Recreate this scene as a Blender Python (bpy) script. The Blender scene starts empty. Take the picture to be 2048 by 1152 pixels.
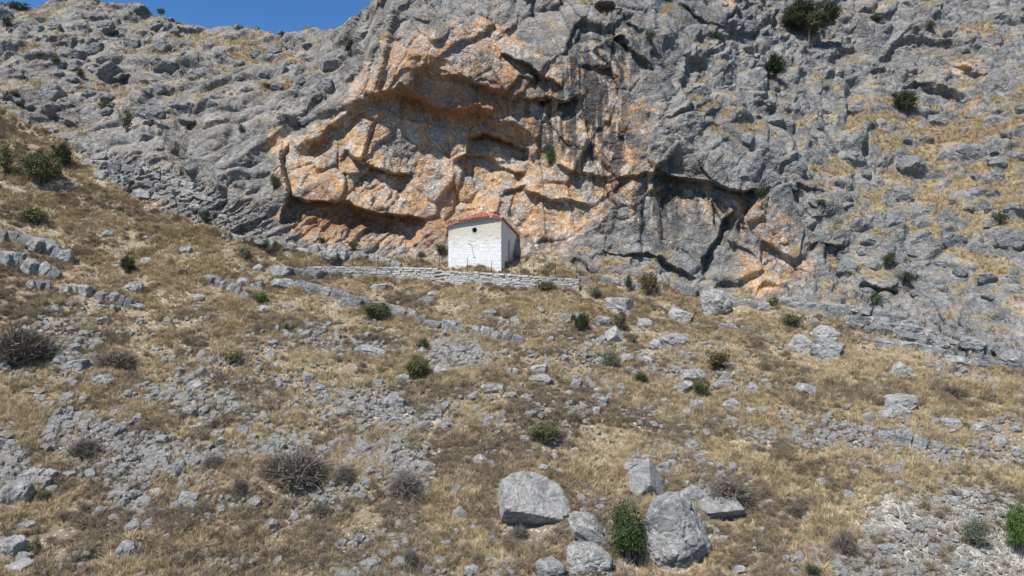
import bpy, math, random
import numpy as np
from mathutils import Vector, Matrix
from concurrent.futures import ThreadPoolExecutor

random.seed(7)
RNG = np.random.default_rng(7)
R = math.radians
scene = bpy.context.scene
COL = scene.collection
FPX, CU, CV = 1500.0, 1024.0, 576.0          # focal length and centre of the photograph, in its pixels

# ------------------------------------------------------------------ camera, sky, sun, exposure
cam_d = bpy.data.cameras.new('camera')
cam_d.sensor_width = 36.0
cam_d.lens = 36.0 * FPX / 2048.0
cam_d.clip_start = 0.5
cam_d.clip_end = 3000.0
cam = bpy.data.objects.new('camera', cam_d)
cam.rotation_euler = (R(90), 0, 0)
COL.objects.link(cam)
scene.camera = cam

SUN_EL = R(57)
SUN_DIR = Vector((-0.50, -0.66, 0))           # horizontal direction towards the sun: behind the camera, to the left
SUN_DIR = (SUN_DIR.normalized() * math.cos(SUN_EL)) + Vector((0, 0, math.sin(SUN_EL)))
world = bpy.data.worlds.new('World')
scene.world = world
world.use_nodes = True
wn = world.node_tree
sky = wn.nodes.new('ShaderNodeTexSky')
sky.sky_type = 'NISHITA'
sky.sun_disc = False
sky.sun_elevation = SUN_EL
sky.sun_rotation = math.atan2(SUN_DIR.x, SUN_DIR.y)
sky.altitude = 2500
sky.air_density = 1.0
sky.dust_density = 0.0
sky.ozone_density = 6.0
hs = wn.nodes.new('ShaderNodeHueSaturation')
hs.inputs['Saturation'].default_value = 1.15
wn.links.new(sky.outputs[0], hs.inputs['Color'])
wn.links.new(hs.outputs[0], wn.nodes['Background'].inputs[0])
wn.nodes['Background'].inputs[1].default_value = 0.12
sun_d = bpy.data.lights.new('sun', 'SUN')
sun_d.energy = 5.0
sun_d.angle = R(0.53)
sun_d.color = (1.0, 0.965, 0.91)
sun = bpy.data.objects.new('sun', sun_d)
sun.rotation_euler = (-SUN_DIR).to_track_quat('-Z', 'Y').to_euler()
COL.objects.link(sun)
vs = scene.view_settings
vs.view_transform = 'Standard'
vs.look = 'None'
vs.gamma = 1.0
vs.exposure = 0.34
vs.use_curve_mapping = False

# ------------------------------------------------------------------ noise helpers (numpy)
POOL = ThreadPoolExecutor(4)

def pmap(fn, p, *a):
    n = len(p)
    if n < 20000:
        return fn(p, *a)
    ch = np.array_split(np.arange(n), max(4, n // 30000))
    res = list(POOL.map(lambda i: fn(p[i[0]:i[-1] + 1], *a), ch))
    if isinstance(res[0], tuple):
        return tuple(np.concatenate([r[k] for r in res]) for k in range(len(res[0])))
    return np.concatenate(res)

def hsh(ix, iy, iz, seed):
    h = (ix.astype(np.uint32) * np.uint32(374761393) + iy.astype(np.uint32) * np.uint32(668265263)
         + iz.astype(np.uint32) * np.uint32(2147483647) + np.uint32((seed * 974634777) & 0xffffffff))
    h = (h ^ (h >> np.uint32(13))) * np.uint32(1274126177)
    h = (h ^ (h >> np.uint32(16))) * np.uint32(2246822519)
    return h ^ (h >> np.uint32(15))

_g = np.random.default_rng(1).normal(size=(256, 3)).astype(np.float32)
GRAD = _g / np.linalg.norm(_g, axis=1, keepdims=True)

def _perlin(p, seed=0):
    p = p.astype(np.float32)
    i = np.floor(p)
    f = p - i
    i = i.astype(np.int32)
    w = f * f * f * (f * (f * 6 - 15) + 10)
    out = np.zeros(len(p), np.float32)
    for dx in (0, 1):
        for dy in (0, 1):
            for dz in (0, 1):
                g = GRAD[hsh(i[:, 0] + dx, i[:, 1] + dy, i[:, 2] + dz, seed) & np.uint32(255)]
                d = g[:, 0] * (f[:, 0] - dx) + g[:, 1] * (f[:, 1] - dy) + g[:, 2] * (f[:, 2] - dz)
                out += d * (w[:, 0] if dx else 1 - w[:, 0]) * (w[:, 1] if dy else 1 - w[:, 1]) * (w[:, 2] if dz else 1 - w[:, 2])
    return out * 1.5

def perlin(p, seed=0):
    return pmap(_perlin, p, seed)

def fbm(p, oct=4, seed=0, gain=0.5, ridged=False):
    a, s, out = 1.0, 1.0, 0
    for o in range(oct):
        n = perlin(p * s + o * 17.3, seed + o)
        if ridged:
            n = 1 - 2 * np.abs(n)
        out = out + a * n
        a *= gain
        s *= 2.03
    return out

def _voro(p, seed=0):
    """nearest distance, second nearest, four random numbers per cell, tilt value"""
    p = p.astype(np.float32)
    i = np.floor(p).astype(np.int32)
    n = len(p)
    f1 = np.full(n, 9, np.float32); f2 = np.full(n, 9, np.float32)
    hid = np.zeros(n, np.uint32)
    off = np.zeros((n, 3), np.float32)
    for dx in (-1, 0, 1):
        for dy in (-1, 0, 1):
            for dz in (-1, 0, 1):
                h = hsh(i[:, 0] + dx, i[:, 1] + dy, i[:, 2] + dz, seed)
                q = np.stack([i[:, 0] + dx + (h & np.uint32(1023)) / 1023.0,
                              i[:, 1] + dy + ((h >> np.uint32(10)) & np.uint32(1023)) / 1023.0,
                              i[:, 2] + dz + ((h >> np.uint32(20)) & np.uint32(1023)) / 1023.0], 1).astype(np.float32)
                dv = p - q
                d = np.sqrt((dv * dv).sum(1))
                near = d < f1
                f2 = np.where(near, f1, np.minimum(f2, d))
                f1 = np.where(near, d, f1)
                hid = np.where(near, h, hid)
                off[near] = dv[near]
    hid = (hid ^ np.uint32(0x9e3779b9)) * np.uint32(2654435761)
    r1 = ((hid >> np.uint32(8)) & np.uint32(65535)) / 65535.0
    g = GRAD[(hid >> np.uint32(3)) & np.uint32(255)]
    tilt = (off * g).sum(1)
    return f1, f2, r1.astype(np.float32), tilt.astype(np.float32)

def voro(p, seed=0):
    return pmap(_voro, p, seed)

def sstep(a, b, x):
    t = np.clip((x - a) / (b - a), 0, 1)
    return t * t * (3 - 2 * t)

# ------------------------------------------------------------------ object helpers
def link(o, parent=None):
    COL.objects.link(o)
    if parent is not None:
        o.parent = parent
    return o

def tag(o, label=None, cat=None, group=None, kind=None):
    if label: o['label'] = label
    if cat: o['category'] = cat
    if group: o['group'] = group
    if kind: o['kind'] = kind
    return o

def empty(name, loc, rz=0.0):
    o = bpy.data.objects.new(name, None)
    o.empty_display_size = 0.2
    o.location = loc
    o.rotation_euler = (0, 0, rz)
    return link(o)

def mesh_np(name, V, Fq, mat=None, smooth=False, attrs=None):
    """V (n,3); Fq (m,3|4) index array"""
    V = np.asarray(V, np.float32); Fq = np.asarray(Fq, np.int32)
    me = bpy.data.meshes.new(name)
    k = Fq.shape[1]
    me.vertices.add(len(V)); me.vertices.foreach_set('co', V.ravel())
    me.loops.add(Fq.size); me.loops.foreach_set('vertex_index', Fq.ravel())
    me.polygons.add(len(Fq))
    me.polygons.foreach_set('loop_start', np.arange(0, Fq.size, k, dtype=np.int32))
    me.update(calc_edges=True)
    me.polygons.foreach_set('use_smooth', np.full(len(Fq), smooth, bool))
    if attrs:
        for an, av in attrs.items():
            a = me.attributes.new(an, 'FLOAT', 'POINT')
            a.data.foreach_set('value', np.asarray(av, np.float32))
    if mat: me.materials.append(mat)
    me.update()
    return me

class MB:
    """collects simple solids into one mesh"""
    def __init__(s): s.v = []; s.f = []
    def add(s, verts, faces):
        o = len(s.v); s.v += [tuple(x) for x in verts]; s.f += [tuple(i + o for i in f) for f in faces]; return s
    def box(s, x0, x1, y0, y1, z0, z1):
        v = [(x, y, z) for z in (z0, z1) for y in (y0, y1) for x in (x0, x1)]
        return s.add(v, [(0, 2, 3, 1), (4, 5, 7, 6), (0, 1, 5, 4), (2, 6, 7, 3), (0, 4, 6, 2), (1, 3, 7, 5)])
    def tube(s, pts, rad, n=6, cap=True):
        pts = [Vector(p) for p in pts]
        rr = rad if isinstance(rad, (list, tuple)) else [rad] * len(pts)
        vv = []
        for i, p in enumerate(pts):
            d = (pts[min(i + 1, len(pts) - 1)] - pts[max(i - 1, 0)]).normalized()
            a = d.orthogonal().normalized() if abs(d.z) > 0.9 else d.cross(Vector((0, 0, 1))).normalized()
            b = d.cross(a)
            for k in range(n):
                t = 2 * math.pi * k / n
                vv.append(p + (a * math.cos(t) + b * math.sin(t)) * rr[i])
        ff = []
        for i in range(len(pts) - 1):
            for k in range(n):
                ff.append((i * n + k, i * n + (k + 1) % n, (i + 1) * n + (k + 1) % n, (i + 1) * n + k))
        if cap:
            ff.append(tuple(reversed(range(n)))); ff.append(tuple((len(pts) - 1) * n + k for k in range(n)))
        return s.add(vv, ff)
    def mesh(s, name, mat, smooth=False):
        me = bpy.data.meshes.new(name)
        me.from_pydata(s.v, [], s.f)
        if smooth: me.polygons.foreach_set('use_smooth', [True] * len(me.polygons))
        if mat: me.materials.append(mat)
        me.update()
        return me
    def build(s, name, mat, parent=None, smooth=False):
        return link(bpy.data.objects.new(name, s.mesh(name, mat, smooth)), parent)

# ------------------------------------------------------------------ materials
class NT:
    def __init__(s, name, rough=0.9, spec=0.15):
        s.m = bpy.data.materials.new(name); s.m.use_nodes = True
        s.t = s.m.node_tree; s.b = s.t.nodes['Principled BSDF']
        s.b.inputs['Roughness'].default_value = rough
        s.b.inputs['Specular IOR Level'].default_value = spec
    def n(s, typ, **kw):
        x = s.t.nodes.new(typ)
        for k, v in kw.items(): setattr(x, k, v)
        return x
    def put(s, sock, v):
        if isinstance(v, bpy.types.NodeSocket): s.t.links.new(v, sock)
        elif v is not None: sock.default_value = v
    def geo(s): return s.n('ShaderNodeNewGeometry').outputs['Position']
    def obj(s): return s.n('ShaderNodeTexCoord').outputs['Object']
    def rnd(s): return s.n('ShaderNodeObjectInfo').outputs['Random']
    def attr(s, nm): return s.n('ShaderNodeAttribute', attribute_name=nm).outputs['Fac']
    def mapv(s, vec, scale=(1, 1, 1), rot=(0, 0, 0)):
        x = s.n('ShaderNodeMapping'); s.put(x.inputs['Vector'], vec)
        x.inputs['Scale'].default_value = scale; x.inputs['Rotation'].default_value = rot
        return x.outputs[0]
    def noise(s, vec, scale, detail=5, rough=0.6, dist=0.0):
        x = s.n('ShaderNodeTexNoise'); s.put(x.inputs['Vector'], vec)
        x.inputs['Scale'].default_value = scale; x.inputs['Detail'].default_value = detail
        x.inputs['Roughness'].default_value = rough; x.inputs['Distortion'].default_value = dist
        return x.outputs['Fac']
    def vor(s, vec, scale, feature='F1', out='Distance'):
        x = s.n('ShaderNodeTexVoronoi', feature=feature); s.put(x.inputs['Vector'], vec)
        x.inputs['Scale'].default_value = scale
        return x.outputs[out]
    def math(s, op, a, b=None, c=None, clamp=False):
        x = s.n('ShaderNodeMath', operation=op); x.use_clamp = clamp
        for i, v in enumerate((a, b, c)): s.put(x.inputs[i], v)
        return x.outputs[0]
    def ramp(s, fac, lo, hi, a=0.0, b=1.0):
        x = s.n('ShaderNodeMapRange'); s.put(x.inputs[0], fac)
        for i, v in enumerate((lo, hi, a, b)): x.inputs[i + 1].default_value = v
        return x.outputs[0]
    def mix(s, fac, a, b, blend='MIX'):
        x = s.n('ShaderNodeMix', data_type='RGBA', blend_type=blend)
        s.put(x.inputs[0], fac)
        for i, v in ((6, a), (7, b)):
            s.put(x.inputs[i], v if isinstance(v, bpy.types.NodeSocket) else (*v, 1))
        return x.outputs[2]
    def bump(s, h, dist, strength=1.0, nrm=None):
        x = s.n('ShaderNodeBump'); s.put(x.inputs['Height'], h)
        x.inputs['Distance'].default_value = dist; x.inputs['Strength'].default_value = strength
        if nrm: s.put(x.inputs['Normal'], nrm)
        return x.outputs[0]
    def done(s, col, nrm=None):
        s.put(s.b.inputs['Base Color'], col if isinstance(col, bpy.types.NodeSocket) else (*col, 1))
        if nrm: s.put(s.b.inputs['Normal'], nrm)
        return s.m

def mat_terrain_rock():
    t = NT('limestone_cliff')
    p = t.geo()
    och, gra, stk, blu, red = (t.attr(a) for a in ('ochre', 'grassy', 'streak', 'blue', 'red'))
    n1 = t.noise(p, 0.35, 6, 0.65)
    n2 = t.noise(p, 1.7, 6, 0.7)
    n3 = t.noise(p, 7.0, 5, 0.7)
    # grey limestone with pale lichen-free patches and darker weathered ones
    n4 = t.noise(p, 3.6, 5, 0.75, 0.6)
    g = t.mix(t.ramp(n2, 0.34, 0.64), (0.14, 0.132, 0.12), (0.345, 0.325, 0.295))
    g = t.mix(t.math('MULTIPLY', blu, t.ramp(n1, 0.2, 0.6, 0.45, 0.95)), g, t.mix(t.ramp(n2, 0.36, 0.64), (0.13, 0.133, 0.131), (0.30, 0.302, 0.29)))
    g = t.mix(t.ramp(n4, 0.55, 0.68), g, (0.50, 0.485, 0.455))
    g = t.mix(t.ramp(t.noise(p, 0.6, 6, 0.75, 0.8), 0.52, 0.42, 0, 0.65), g, (0.11, 0.106, 0.10))
    g = t.mix(t.ramp(n3, 0.44, 0.30, 0, 0.85), g, (0.095, 0.092, 0.088))
    g = t.mix(t.ramp(t.noise(t.mapv(p, (0.5, 0.5, 0.9)), 1.0, 5, 0.7), 0.51, 0.66, 0, 0.75), g, (0.30, 0.235, 0.17))
    # rusty, cream and pinkish-grey rock where water has opened the face
    o = t.mix(t.ramp(n2, 0.38, 0.60), (0.36, 0.185, 0.08), (0.56, 0.385, 0.225))
    o = t.mix(t.ramp(t.noise(p, 0.55, 6, 0.7, 0.5), 0.475, 0.555), o, t.mix(t.ramp(n4, 0.38, 0.6), (0.29, 0.255, 0.225), (0.47, 0.42, 0.365)))
    o = t.mix(t.ramp(n4, 0.54, 0.65), o, (0.74, 0.665, 0.555))
    o = t.mix(t.ramp(n3, 0.42, 0.30, 0, 0.8), o, (0.17, 0.095, 0.055))
    o = t.mix(t.math('MULTIPLY', red, t.ramp(n2, 0.3, 0.55)), o, t.mix(t.ramp(n3, 0.4, 0.6), (0.19, 0.085, 0.04), (0.37, 0.185, 0.09)))
    vst = t.noise(t.mapv(p, (1.1, 1.1, 0.07)), 1.0, 5, 0.6, 0.4)
    och = t.math('ADD', och, t.math('MULTIPLY', t.math('MULTIPLY', t.math('SUBTRACT', vst, 0.5), stk), 3.0))
    fo = t.math('ADD', och, t.math('MULTIPLY', t.math('SUBTRACT', t.noise(p, 0.45, 7, 0.74, 0.6), 0.5), 2.6))
    c = t.mix(t.ramp(fo, 0.38, 0.62), g, o)
    # dark vertical water stains
    sv = t.mapv(p, (1.05, 1.05, 0.06))
    s1 = t.ramp(t.noise(sv, 1.0, 4, 0.6, 0.3), 0.45, 0.53)
    c = t.mix(t.math('MULTIPLY', t.math('MULTIPLY', s1, stk), t.ramp(n2, 0.25, 0.6, 0.65, 1.0)), c, (0.062, 0.064, 0.065))
    s2 = t.ramp(t.noise(t.mapv(p, (2.6, 2.6, 0.2)), 1.3, 4, 0.6), 0.55, 0.68)
    c = t.mix(t.math('MULTIPLY', t.math('MULTIPLY', s2, och), 0.7), c, (0.46, 0.235, 0.10))
    # soil and straw litter in the pockets
    fg = t.math('ADD', gra, t.math('MULTIPLY', t.math('SUBTRACT', n3, 0.5), 0.9))
    e = t.mix(t.ramp(n3, 0.35, 0.65), (0.22, 0.165, 0.10), (0.42, 0.33, 0.20))
    c = t.mix(t.ramp(fg, 0.42, 0.58), c, e)
    wp_ = t.n('ShaderNodeVectorMath', operation='ADD'); t.put(wp_.inputs[0], p); t.put(wp_.inputs[1], t.n('ShaderNodeTexNoise').outputs['Color'])
    h = t.math('ADD', t.math('MULTIPLY', t.noise(p, 2.0, 8, 0.75), 1.0), t.math('MULTIPLY', t.math('MINIMUM', t.vor(wp_.outputs[0], 1.5, 'DISTANCE_TO_EDGE'), 0.12), 2.2))
    h = t.math('MULTIPLY', h, t.ramp(t.noise(p, 0.28, 3, 0.6), 0.38, 0.62, 0.35, 1.1))
    b1 = t.bump(h, 0.40, 1.0)
    return t.done(c, b1)

def mat_boulder(name, dark, mid, pale, rust=0.12, scale=1.0, white=(0.74, 0.725, 0.69)):
    t = NT(name)
    p = t.geo()
    rn = t.rnd()
    n1 = t.noise(p, 1.1 * scale, 5, 0.65); n2 = t.noise(p, 3.6 * scale, 6, 0.72); n3 = t.noise(p, 13.0 * scale, 4, 0.7)
    n0 = t.noise(t.mapv(p, (1, 1, 1.7), (0.3, 0.5, 0.2)), 0.9 * scale, 6, 0.7, 0.8)
    c = t.mix(t.ramp(n2, 0.35, 0.64), mid, pale)
    c = t.mix(t.ramp(n0, 0.52, 0.38, 0, 0.95), c, tuple(0.45 * a_ + 0.55 * b_ for a_, b_ in zip(mid, dark)))
    c = t.mix(t.ramp(n3, 0.46, 0.32, 0, 0.85), c, dark)
    c = t.mix(t.math('MULTIPLY', t.ramp(n2, 0.54, 0.66), t.ramp(n0, 0.42, 0.58)), c, white)
    c = t.mix(t.math('MULTIPLY', t.ramp(n1, 0.60, 0.72), rust * 4), c, (0.42, 0.31, 0.20))
    c = t.mix(t.ramp(rn, 0.3, 1, 0.0, 0.32), c, (0.44, 0.415, 0.375))
    h = t.math('ADD', t.noise(p, 5.0 * scale, 8, 0.7), t.math('MULTIPLY', t.noise(p, 1.6 * scale, 6, 0.7, 1.2), 1.6))
    return t.done(c, t.bump(h, 0.30, 1.0))

def mat_ground():
    t = NT('dry_hillside_soil')
    p = t.geo()
    scr, ear, tan = t.attr('scree'), t.attr('earth'), t.attr('straw')
    n1 = t.noise(p, 0.25, 4, 0.6); n2 = t.noise(p, 2.2, 6, 0.7); n3 = t.noise(p, 11.0, 5, 0.75)
    c = t.mix(t.ramp(n2, 0.35, 0.65), (0.17, 0.13, 0.088), (0.31, 0.25, 0.175))
    c = t.mix(t.math('MULTIPLY', tan, t.ramp(n3, 0.35, 0.6)), c, (0.36, 0.285, 0.18))
    c = t.mix(t.ramp(n3, 0.42, 0.30, 0, 0.6), c, (0.095, 0.065, 0.04))
    c = t.mix(t.math('MULTIPLY', ear, t.ramp(n2, 0.35, 0.6)), c, (0.34, 0.20, 0.10))
    cell = t.vor(p, 9.0, 'F1', 'Color')
    pe = t.vor(p, 9.0, 'DISTANCE_TO_EDGE')
    sep = t.n('ShaderNodeSeparateColor'); t.put(sep.inputs[0], cell)
    st = t.mix(sep.outputs[0], (0.42, 0.395, 0.35), (0.72, 0.68, 0.60))
    st = t.mix(t.ramp(sep.outputs[1], 0.75, 0.85), st, (0.48, 0.38, 0.28))
    fs = t.math('ADD', scr, t.math('MULTIPLY', t.math('SUBTRACT', n2, 0.5), 1.0))
    few = t.math('MULTIPLY', t.ramp(sep.outputs[2], 0.86, 0.90), t.ramp(pe, 0.01, 0.05))
    c = t.mix(t.math('MAXIMUM', t.ramp(fs, 0.42, 0.58), few), c, st)
    h = t.math('ADD', t.math('MULTIPLY', t.noise(p, 3.0, 8, 0.75), 1.0), t.math('MULTIPLY', t.math('MULTIPLY', pe, t.ramp(fs, 0.4, 0.6)), 1.2))
    return t.done(c, t.bump(h, 0.22, 0.9))

def mat_grass(name, cols):
    t = NT(name, 0.8, 0.1)
    rn = t.rnd()
    p = t.geo()
    n = t.noise(p, 0.22, 3, 0.6)
    f = t.math('ADD', t.math('MULTIPLY', rn, 0.65), t.math('MULTIPLY', t.ramp(n, 0.3, 0.7), 0.35))
    c = t.mix(t.ramp(f, 0.0, 0.5), cols[0], cols[1])
    c = t.mix(t.ramp(f, 0.5, 1.0), c, cols[2])
    return t.done(c)

def mat_leaf(name, a, b, c3=None):
    t = NT(name, 0.6, 0.25)
    p = t.geo()
    c = t.mix(t.ramp(t.noise(p, 5.5, 4, 0.7), 0.35, 0.65), a, b)
    if c3: c = t.mix(t.ramp(t.noise(p, 14.0, 3, 0.7), 0.6, 0.72), c, c3)
    return t.done(c)

def mat_plain(name, a, b, scale=6.0, rough=0.85, dist=0.01):
    t = NT(name, rough)
    p = t.obj()
    n = t.noise(p, scale, 6, 0.7)
    return t.done(t.mix(t.ramp(n, 0.35, 0.65), a, b), t.bump(n, dist, 0.8))

M_ROCK = mat_terrain_rock()
M_GROUND = mat_ground()
M_B = [mat_boulder('weathered_limestone', (0.12, 0.118, 0.112), (0.42, 0.405, 0.375), (0.68, 0.66, 0.615)),
       mat_boulder('blue_grey_limestone', (0.12, 0.13, 0.135), (0.33, 0.325, 0.31), (0.57, 0.56, 0.53), 0.05),
       mat_boulder('rusty_limestone', (0.13, 0.09, 0.06), (0.30, 0.235, 0.17), (0.46, 0.38, 0.29), 0.25),
       mat_boulder('hillside_limestone', (0.10, 0.102, 0.104), (0.225, 0.23, 0.228), (0.36, 0.362, 0.352), 0.08, 1.0, (0.48, 0.475, 0.455))]
M_SCREE = mat_boulder('scree_limestone', (0.13, 0.125, 0.118), (0.44, 0.415, 0.37), (0.72, 0.685, 0.62), 0.14, 2.5)
M_GRASS = mat_grass('straw_grass', ((0.29, 0.215, 0.13), (0.50, 0.39, 0.235), (0.68, 0.565, 0.37)))
M_SCRUB = mat_grass('dead_scrub', ((0.17, 0.135, 0.10), (0.27, 0.21, 0.145), (0.29, 0.25, 0.15)))
M_TWIG = mat_leaf('dry_twigs', (0.13, 0.108, 0.088), (0.235, 0.2, 0.16), (0.22, 0.195, 0.115))
M_WOOD = mat_plain('bark', (0.10, 0.08, 0.06), (0.20, 0.17, 0.14))
LEAF = {
    'green': mat_leaf('green_leaves', (0.026, 0.044, 0.013), (0.078, 0.108, 0.032), (0.12, 0.13, 0.05)),
    'dark': mat_leaf('dark_green_leaves', (0.022, 0.036, 0.015), (0.055, 0.078, 0.03)),
    'olive': mat_leaf('olive_leaves', (0.075, 0.080, 0.032), (0.15, 0.145, 0.062), (0.22, 0.19, 0.10)),
    'greygreen': mat_leaf('grey_green_leaves', (0.085, 0.10, 0.065), (0.17, 0.19, 0.125)),
    'bright': mat_leaf('bright_green_leaves', (0.05, 0.09, 0.018), (0.11, 0.165, 0.04)),
    'brown': mat_leaf('browned_leaves', (0.06, 0.045, 0.022), (0.13, 0.095, 0.045), (0.07, 0.08, 0.03)),
}

# ------------------------------------------------------------------ terrain: base depth over viewing angle
CTRL = [
 # ground in front of the chapel
 (-260,1340,25),(400,1340,26.5),(1024,1340,27),(1700,1340,27.5),(2310,1340,28),
 (-260,1152,30.5),(0,1152,32),(500,1152,33.5),(1024,1152,34),(1500,1152,34.2),(2048,1152,35),(2310,1152,35.5),
 (-260,1000,35),(0,1000,36.5),(500,1000,38.5),(1024,1000,39),(1500,1000,40),(2048,1000,40.5),(2310,1000,41),
 (-260,860,40.5),(0,860,42),(500,860,44.5),(1024,860,46),(1500,860,46.5),(2048,935,44),(2310,960,43.5),
 (0,780,45),(500,800,47),(1024,800,48.5),(1500,800,50),(2048,860,47),(2310,880,46),
 (-260,700,46),(0,700,49),(500,700,54),(1024,700,56.5),(1500,700,58),(1800,740,54.5),(2048,760,53),(2310,770,52),
 (-260,580,51),(0,580,56),(300,580,60.5),(600,580,66),(1024,580,68.3),(1300,580,69.6),(1550,605,68),(1800,660,63),(2048,735,56.5),
 (950,545,71),(950,530,73.5),(700,540,71),(1100,560,69.8),
 (0,470,62),(300,470,68),(500,480,71.5),(-260,470,57),
 (0,350,71),(150,350,74),(300,420,73),(-260,350,65),
 (0,240,82),(150,300,80),(-260,230,76),
 # rocky hill on the left
 (0,100,104),(0,0,124),(200,100,106),(200,5,124),(300,25,124),(200,230,87),(400,60,118),(400,200,90),(400,330,78),(550,68,112),
 (550,200,88),(540,330,77.5),(640,62,107),(700,45,101),(690,150,88),(-260,0,118),(-260,110,95),
 # cliff round the cave
 (560,485,73.5),(750,505,75),(880,520,75.5),(1050,525,75.5),(1200,545,74),(1400,590,70.8),
 (600,400,75.6),(720,400,77),(850,400,78.4),(1000,400,78.6),(1150,400,77.2),(1300,400,75.6),(1500,400,75),
 (1150,500,75.5),(1300,500,73.8),(1500,500,73),(1600,590,70),
 (580,300,77),(700,300,78.6),(850,300,79.9),(1000,300,80.2),(1100,300,79),(1250,300,77.2),(1400,330,76.2),
 (700,200,79.2),(850,215,79.3),(1000,210,78.8),(1120,200,78.2),(1250,200,77.8),(1400,200,81),
 (760,110,77.5),(900,120,76.6),(1100,120,77.4),(1290,120,79.5),
 (760,0,82),(900,0,82),(1100,0,83),(1300,0,87),(760,-160,93),(1000,-160,93),(1300,-160,98),
 # rocky hillside on the right
 (1500,330,77),(1500,250,82.5),(1500,150,91),(1550,0,106),(1700,560,71.5),(1700,450,76),(1700,300,87),(1700,150,101),(1700,0,112),
 (1900,600,67.5),(1900,450,76),(1900,300,89),(1900,150,102),(1900,0,115),(2048,650,61.5),(2048,500,71),(2048,300,87),(2048,150,102),(2048,0,116),
 (2310,680,57),(2310,500,67),(2310,250,87),(2310,0,112),(1600,-160,122),(1900,-160,132),(2310,-160,130),
]
CT = np.array(CTRL, float)

def tps_fit(x, y):
    n = len(x)
    r = np.linalg.norm(x[:, None] - x[None], axis=2)
    K = np.where(r > 0, r * r * np.log(r + 1e-9), 0) + np.eye(n) * 0.012
    Pm = np.hstack([np.ones((n, 1)), x])
    A = np.vstack([np.hstack([K, Pm]), np.hstack([Pm.T, np.zeros((3, 3))])])
    return np.linalg.solve(A, np.concatenate([y, np.zeros(3)]))

XY = CT[:, :2] / 500.0
TPS = tps_fit(XY, 100.0 / CT[:, 2])

def tps_eval(q):
    out = TPS[-3] + q @ TPS[-2:]
    for i in range(len(XY)):
        r2 = ((q - XY[i]) ** 2).sum(1)
        out = out + TPS[i] * 0.5 * r2 * np.log(r2 + 1e-12)
    return 100.0 / out

SKY = np.array([(-300,30),(-100,12),(0,8),(60,14),(150,6),(225,4),(300,26),(340,41),(400,60),(460,59),(520,64),(555,72),(600,70),(625,60),(650,62),
                (690,46),(725,27),(742,8),(756,-40),(790,-110),(840,-160),(2400,-160)], float)
NU, NVa, NVb = 1180, 390, 230
us = np.linspace(-260, 2310, NU)
vtop = np.interp(us, SKY[:, 0], SKY[:, 1])
s_rows = np.concatenate([np.linspace(0, 1, NVa, endpoint=False), 1 + np.linspace(0, 1, NVb)])
U = np.repeat(us[None], NVa + NVb, 0)
VM = 600.0                                       # below this line the mesh is coarser
V = np.where(s_rows[:, None] < 1, vtop[None] + (VM - vtop[None]) * s_rows[:, None], VM + (1335 - VM) * (s_rows[:, None] - 1) ** 1.0)
shape = U.shape
uf, vf = U.ravel(), V.ravel()
# evaluate the smooth depth on a coarse lattice and interpolate
gu, gv = np.linspace(-270, 2320, 220), np.linspace(-170, 1345, 160)
GU, GV = np.meshgrid(gu, gv)
GD = tps_eval(np.stack([GU.ravel(), GV.ravel()], 1) / 500.0).reshape(GU.shape)

def bilin(G, u, v):
    x = np.clip((u - gu[0]) / (gu[1] - gu[0]), 0, len(gu) - 1.001); y = np.clip((v - gv[0]) / (gv[1] - gv[0]), 0, len(gv) - 1.001)
    i, j = x.astype(int), y.astype(int); fx, fy = x - i, y - j
    return (G[j, i] * (1 - fx) + G[j, i + 1] * fx) * (1 - fy) + (G[j + 1, i] * (1 - fx) + G[j + 1, i + 1] * fx) * fy

YB = bilin(GD, uf, vf)

# wobble so that nothing drawn below runs as a clean curve
_w = np.stack([uf / 45, vf / 45, np.zeros_like(uf)], 1)
UW = uf + 11 * fbm(_w, 4, 91); VW = vf + 9 * fbm(_w + 50, 4, 95)

def side_dist(pts, u, v):
    """signed pixel distance to a polyline (positive on its right hand side / below when drawn left to right), and parameter 0..1"""
    best = np.full(len(u), 1e9); sg = np.zeros(len(u)); par = np.zeros(len(u))
    L = [0.0]
    for a, b in zip(pts[:-1], pts[1:]): L.append(L[-1] + math.hypot(b[0] - a[0], b[1] - a[1]))
    for k, (a, b) in enumerate(zip(pts[:-1], pts[1:])):
        dx, dy = b[0] - a[0], b[1] - a[1]; l2 = dx * dx + dy * dy
        t = np.clip(((u - a[0]) * dx + (v - a[1]) * dy) / l2, 0, 1)
        ex, ey = u - (a[0] + t * dx), v - (a[1] + t * dy)
        d = np.hypot(ex, ey); m = d < best
        best[m] = d[m]; sg[m] = np.sign(dx * (v - a[1]) - dy * (u - a[0]))[m]
        par[m] = ((L[k] + t * (L[k + 1] - L[k])) / L[-1])[m]
    return best * sg, par

def fade(par, e=0.12):
    return sstep(0, e, par) * sstep(0, e, 1 - par)

def undercut(pts, A, L, w=7.0, lip=0.0, lipL=18.0, ends=0.12):
    """rock below the line lies A metres deeper and returns over L pixels; above it a lip juts out"""
    A, L, w = A * 0.85, L * 1.35, w * 1.5
    pu = [p[0] for p in pts]; pv = [p[1] for p in pts]; mg = 4 * max(L, lipL)
    box = (uf > min(pu) - mg) & (uf < max(pu) + mg) & (vf > min(pv) - mg) & (vf < max(pv) + mg)
    i = np.nonzero(box)[0]
    d, par = side_dist(pts, UW[i], VW[i])
    f = fade(par, ends)
    dd = np.where(d > 0, A * sstep(0, w, d) * np.exp(-np.maximum(d - w, 0) / L), 0.0)
    if lip: dd = dd - np.where(d <= 0, lip * np.exp(d / lipL), lip * (1 - sstep(0, w, d)))
    YB[i] += dd * f

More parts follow.
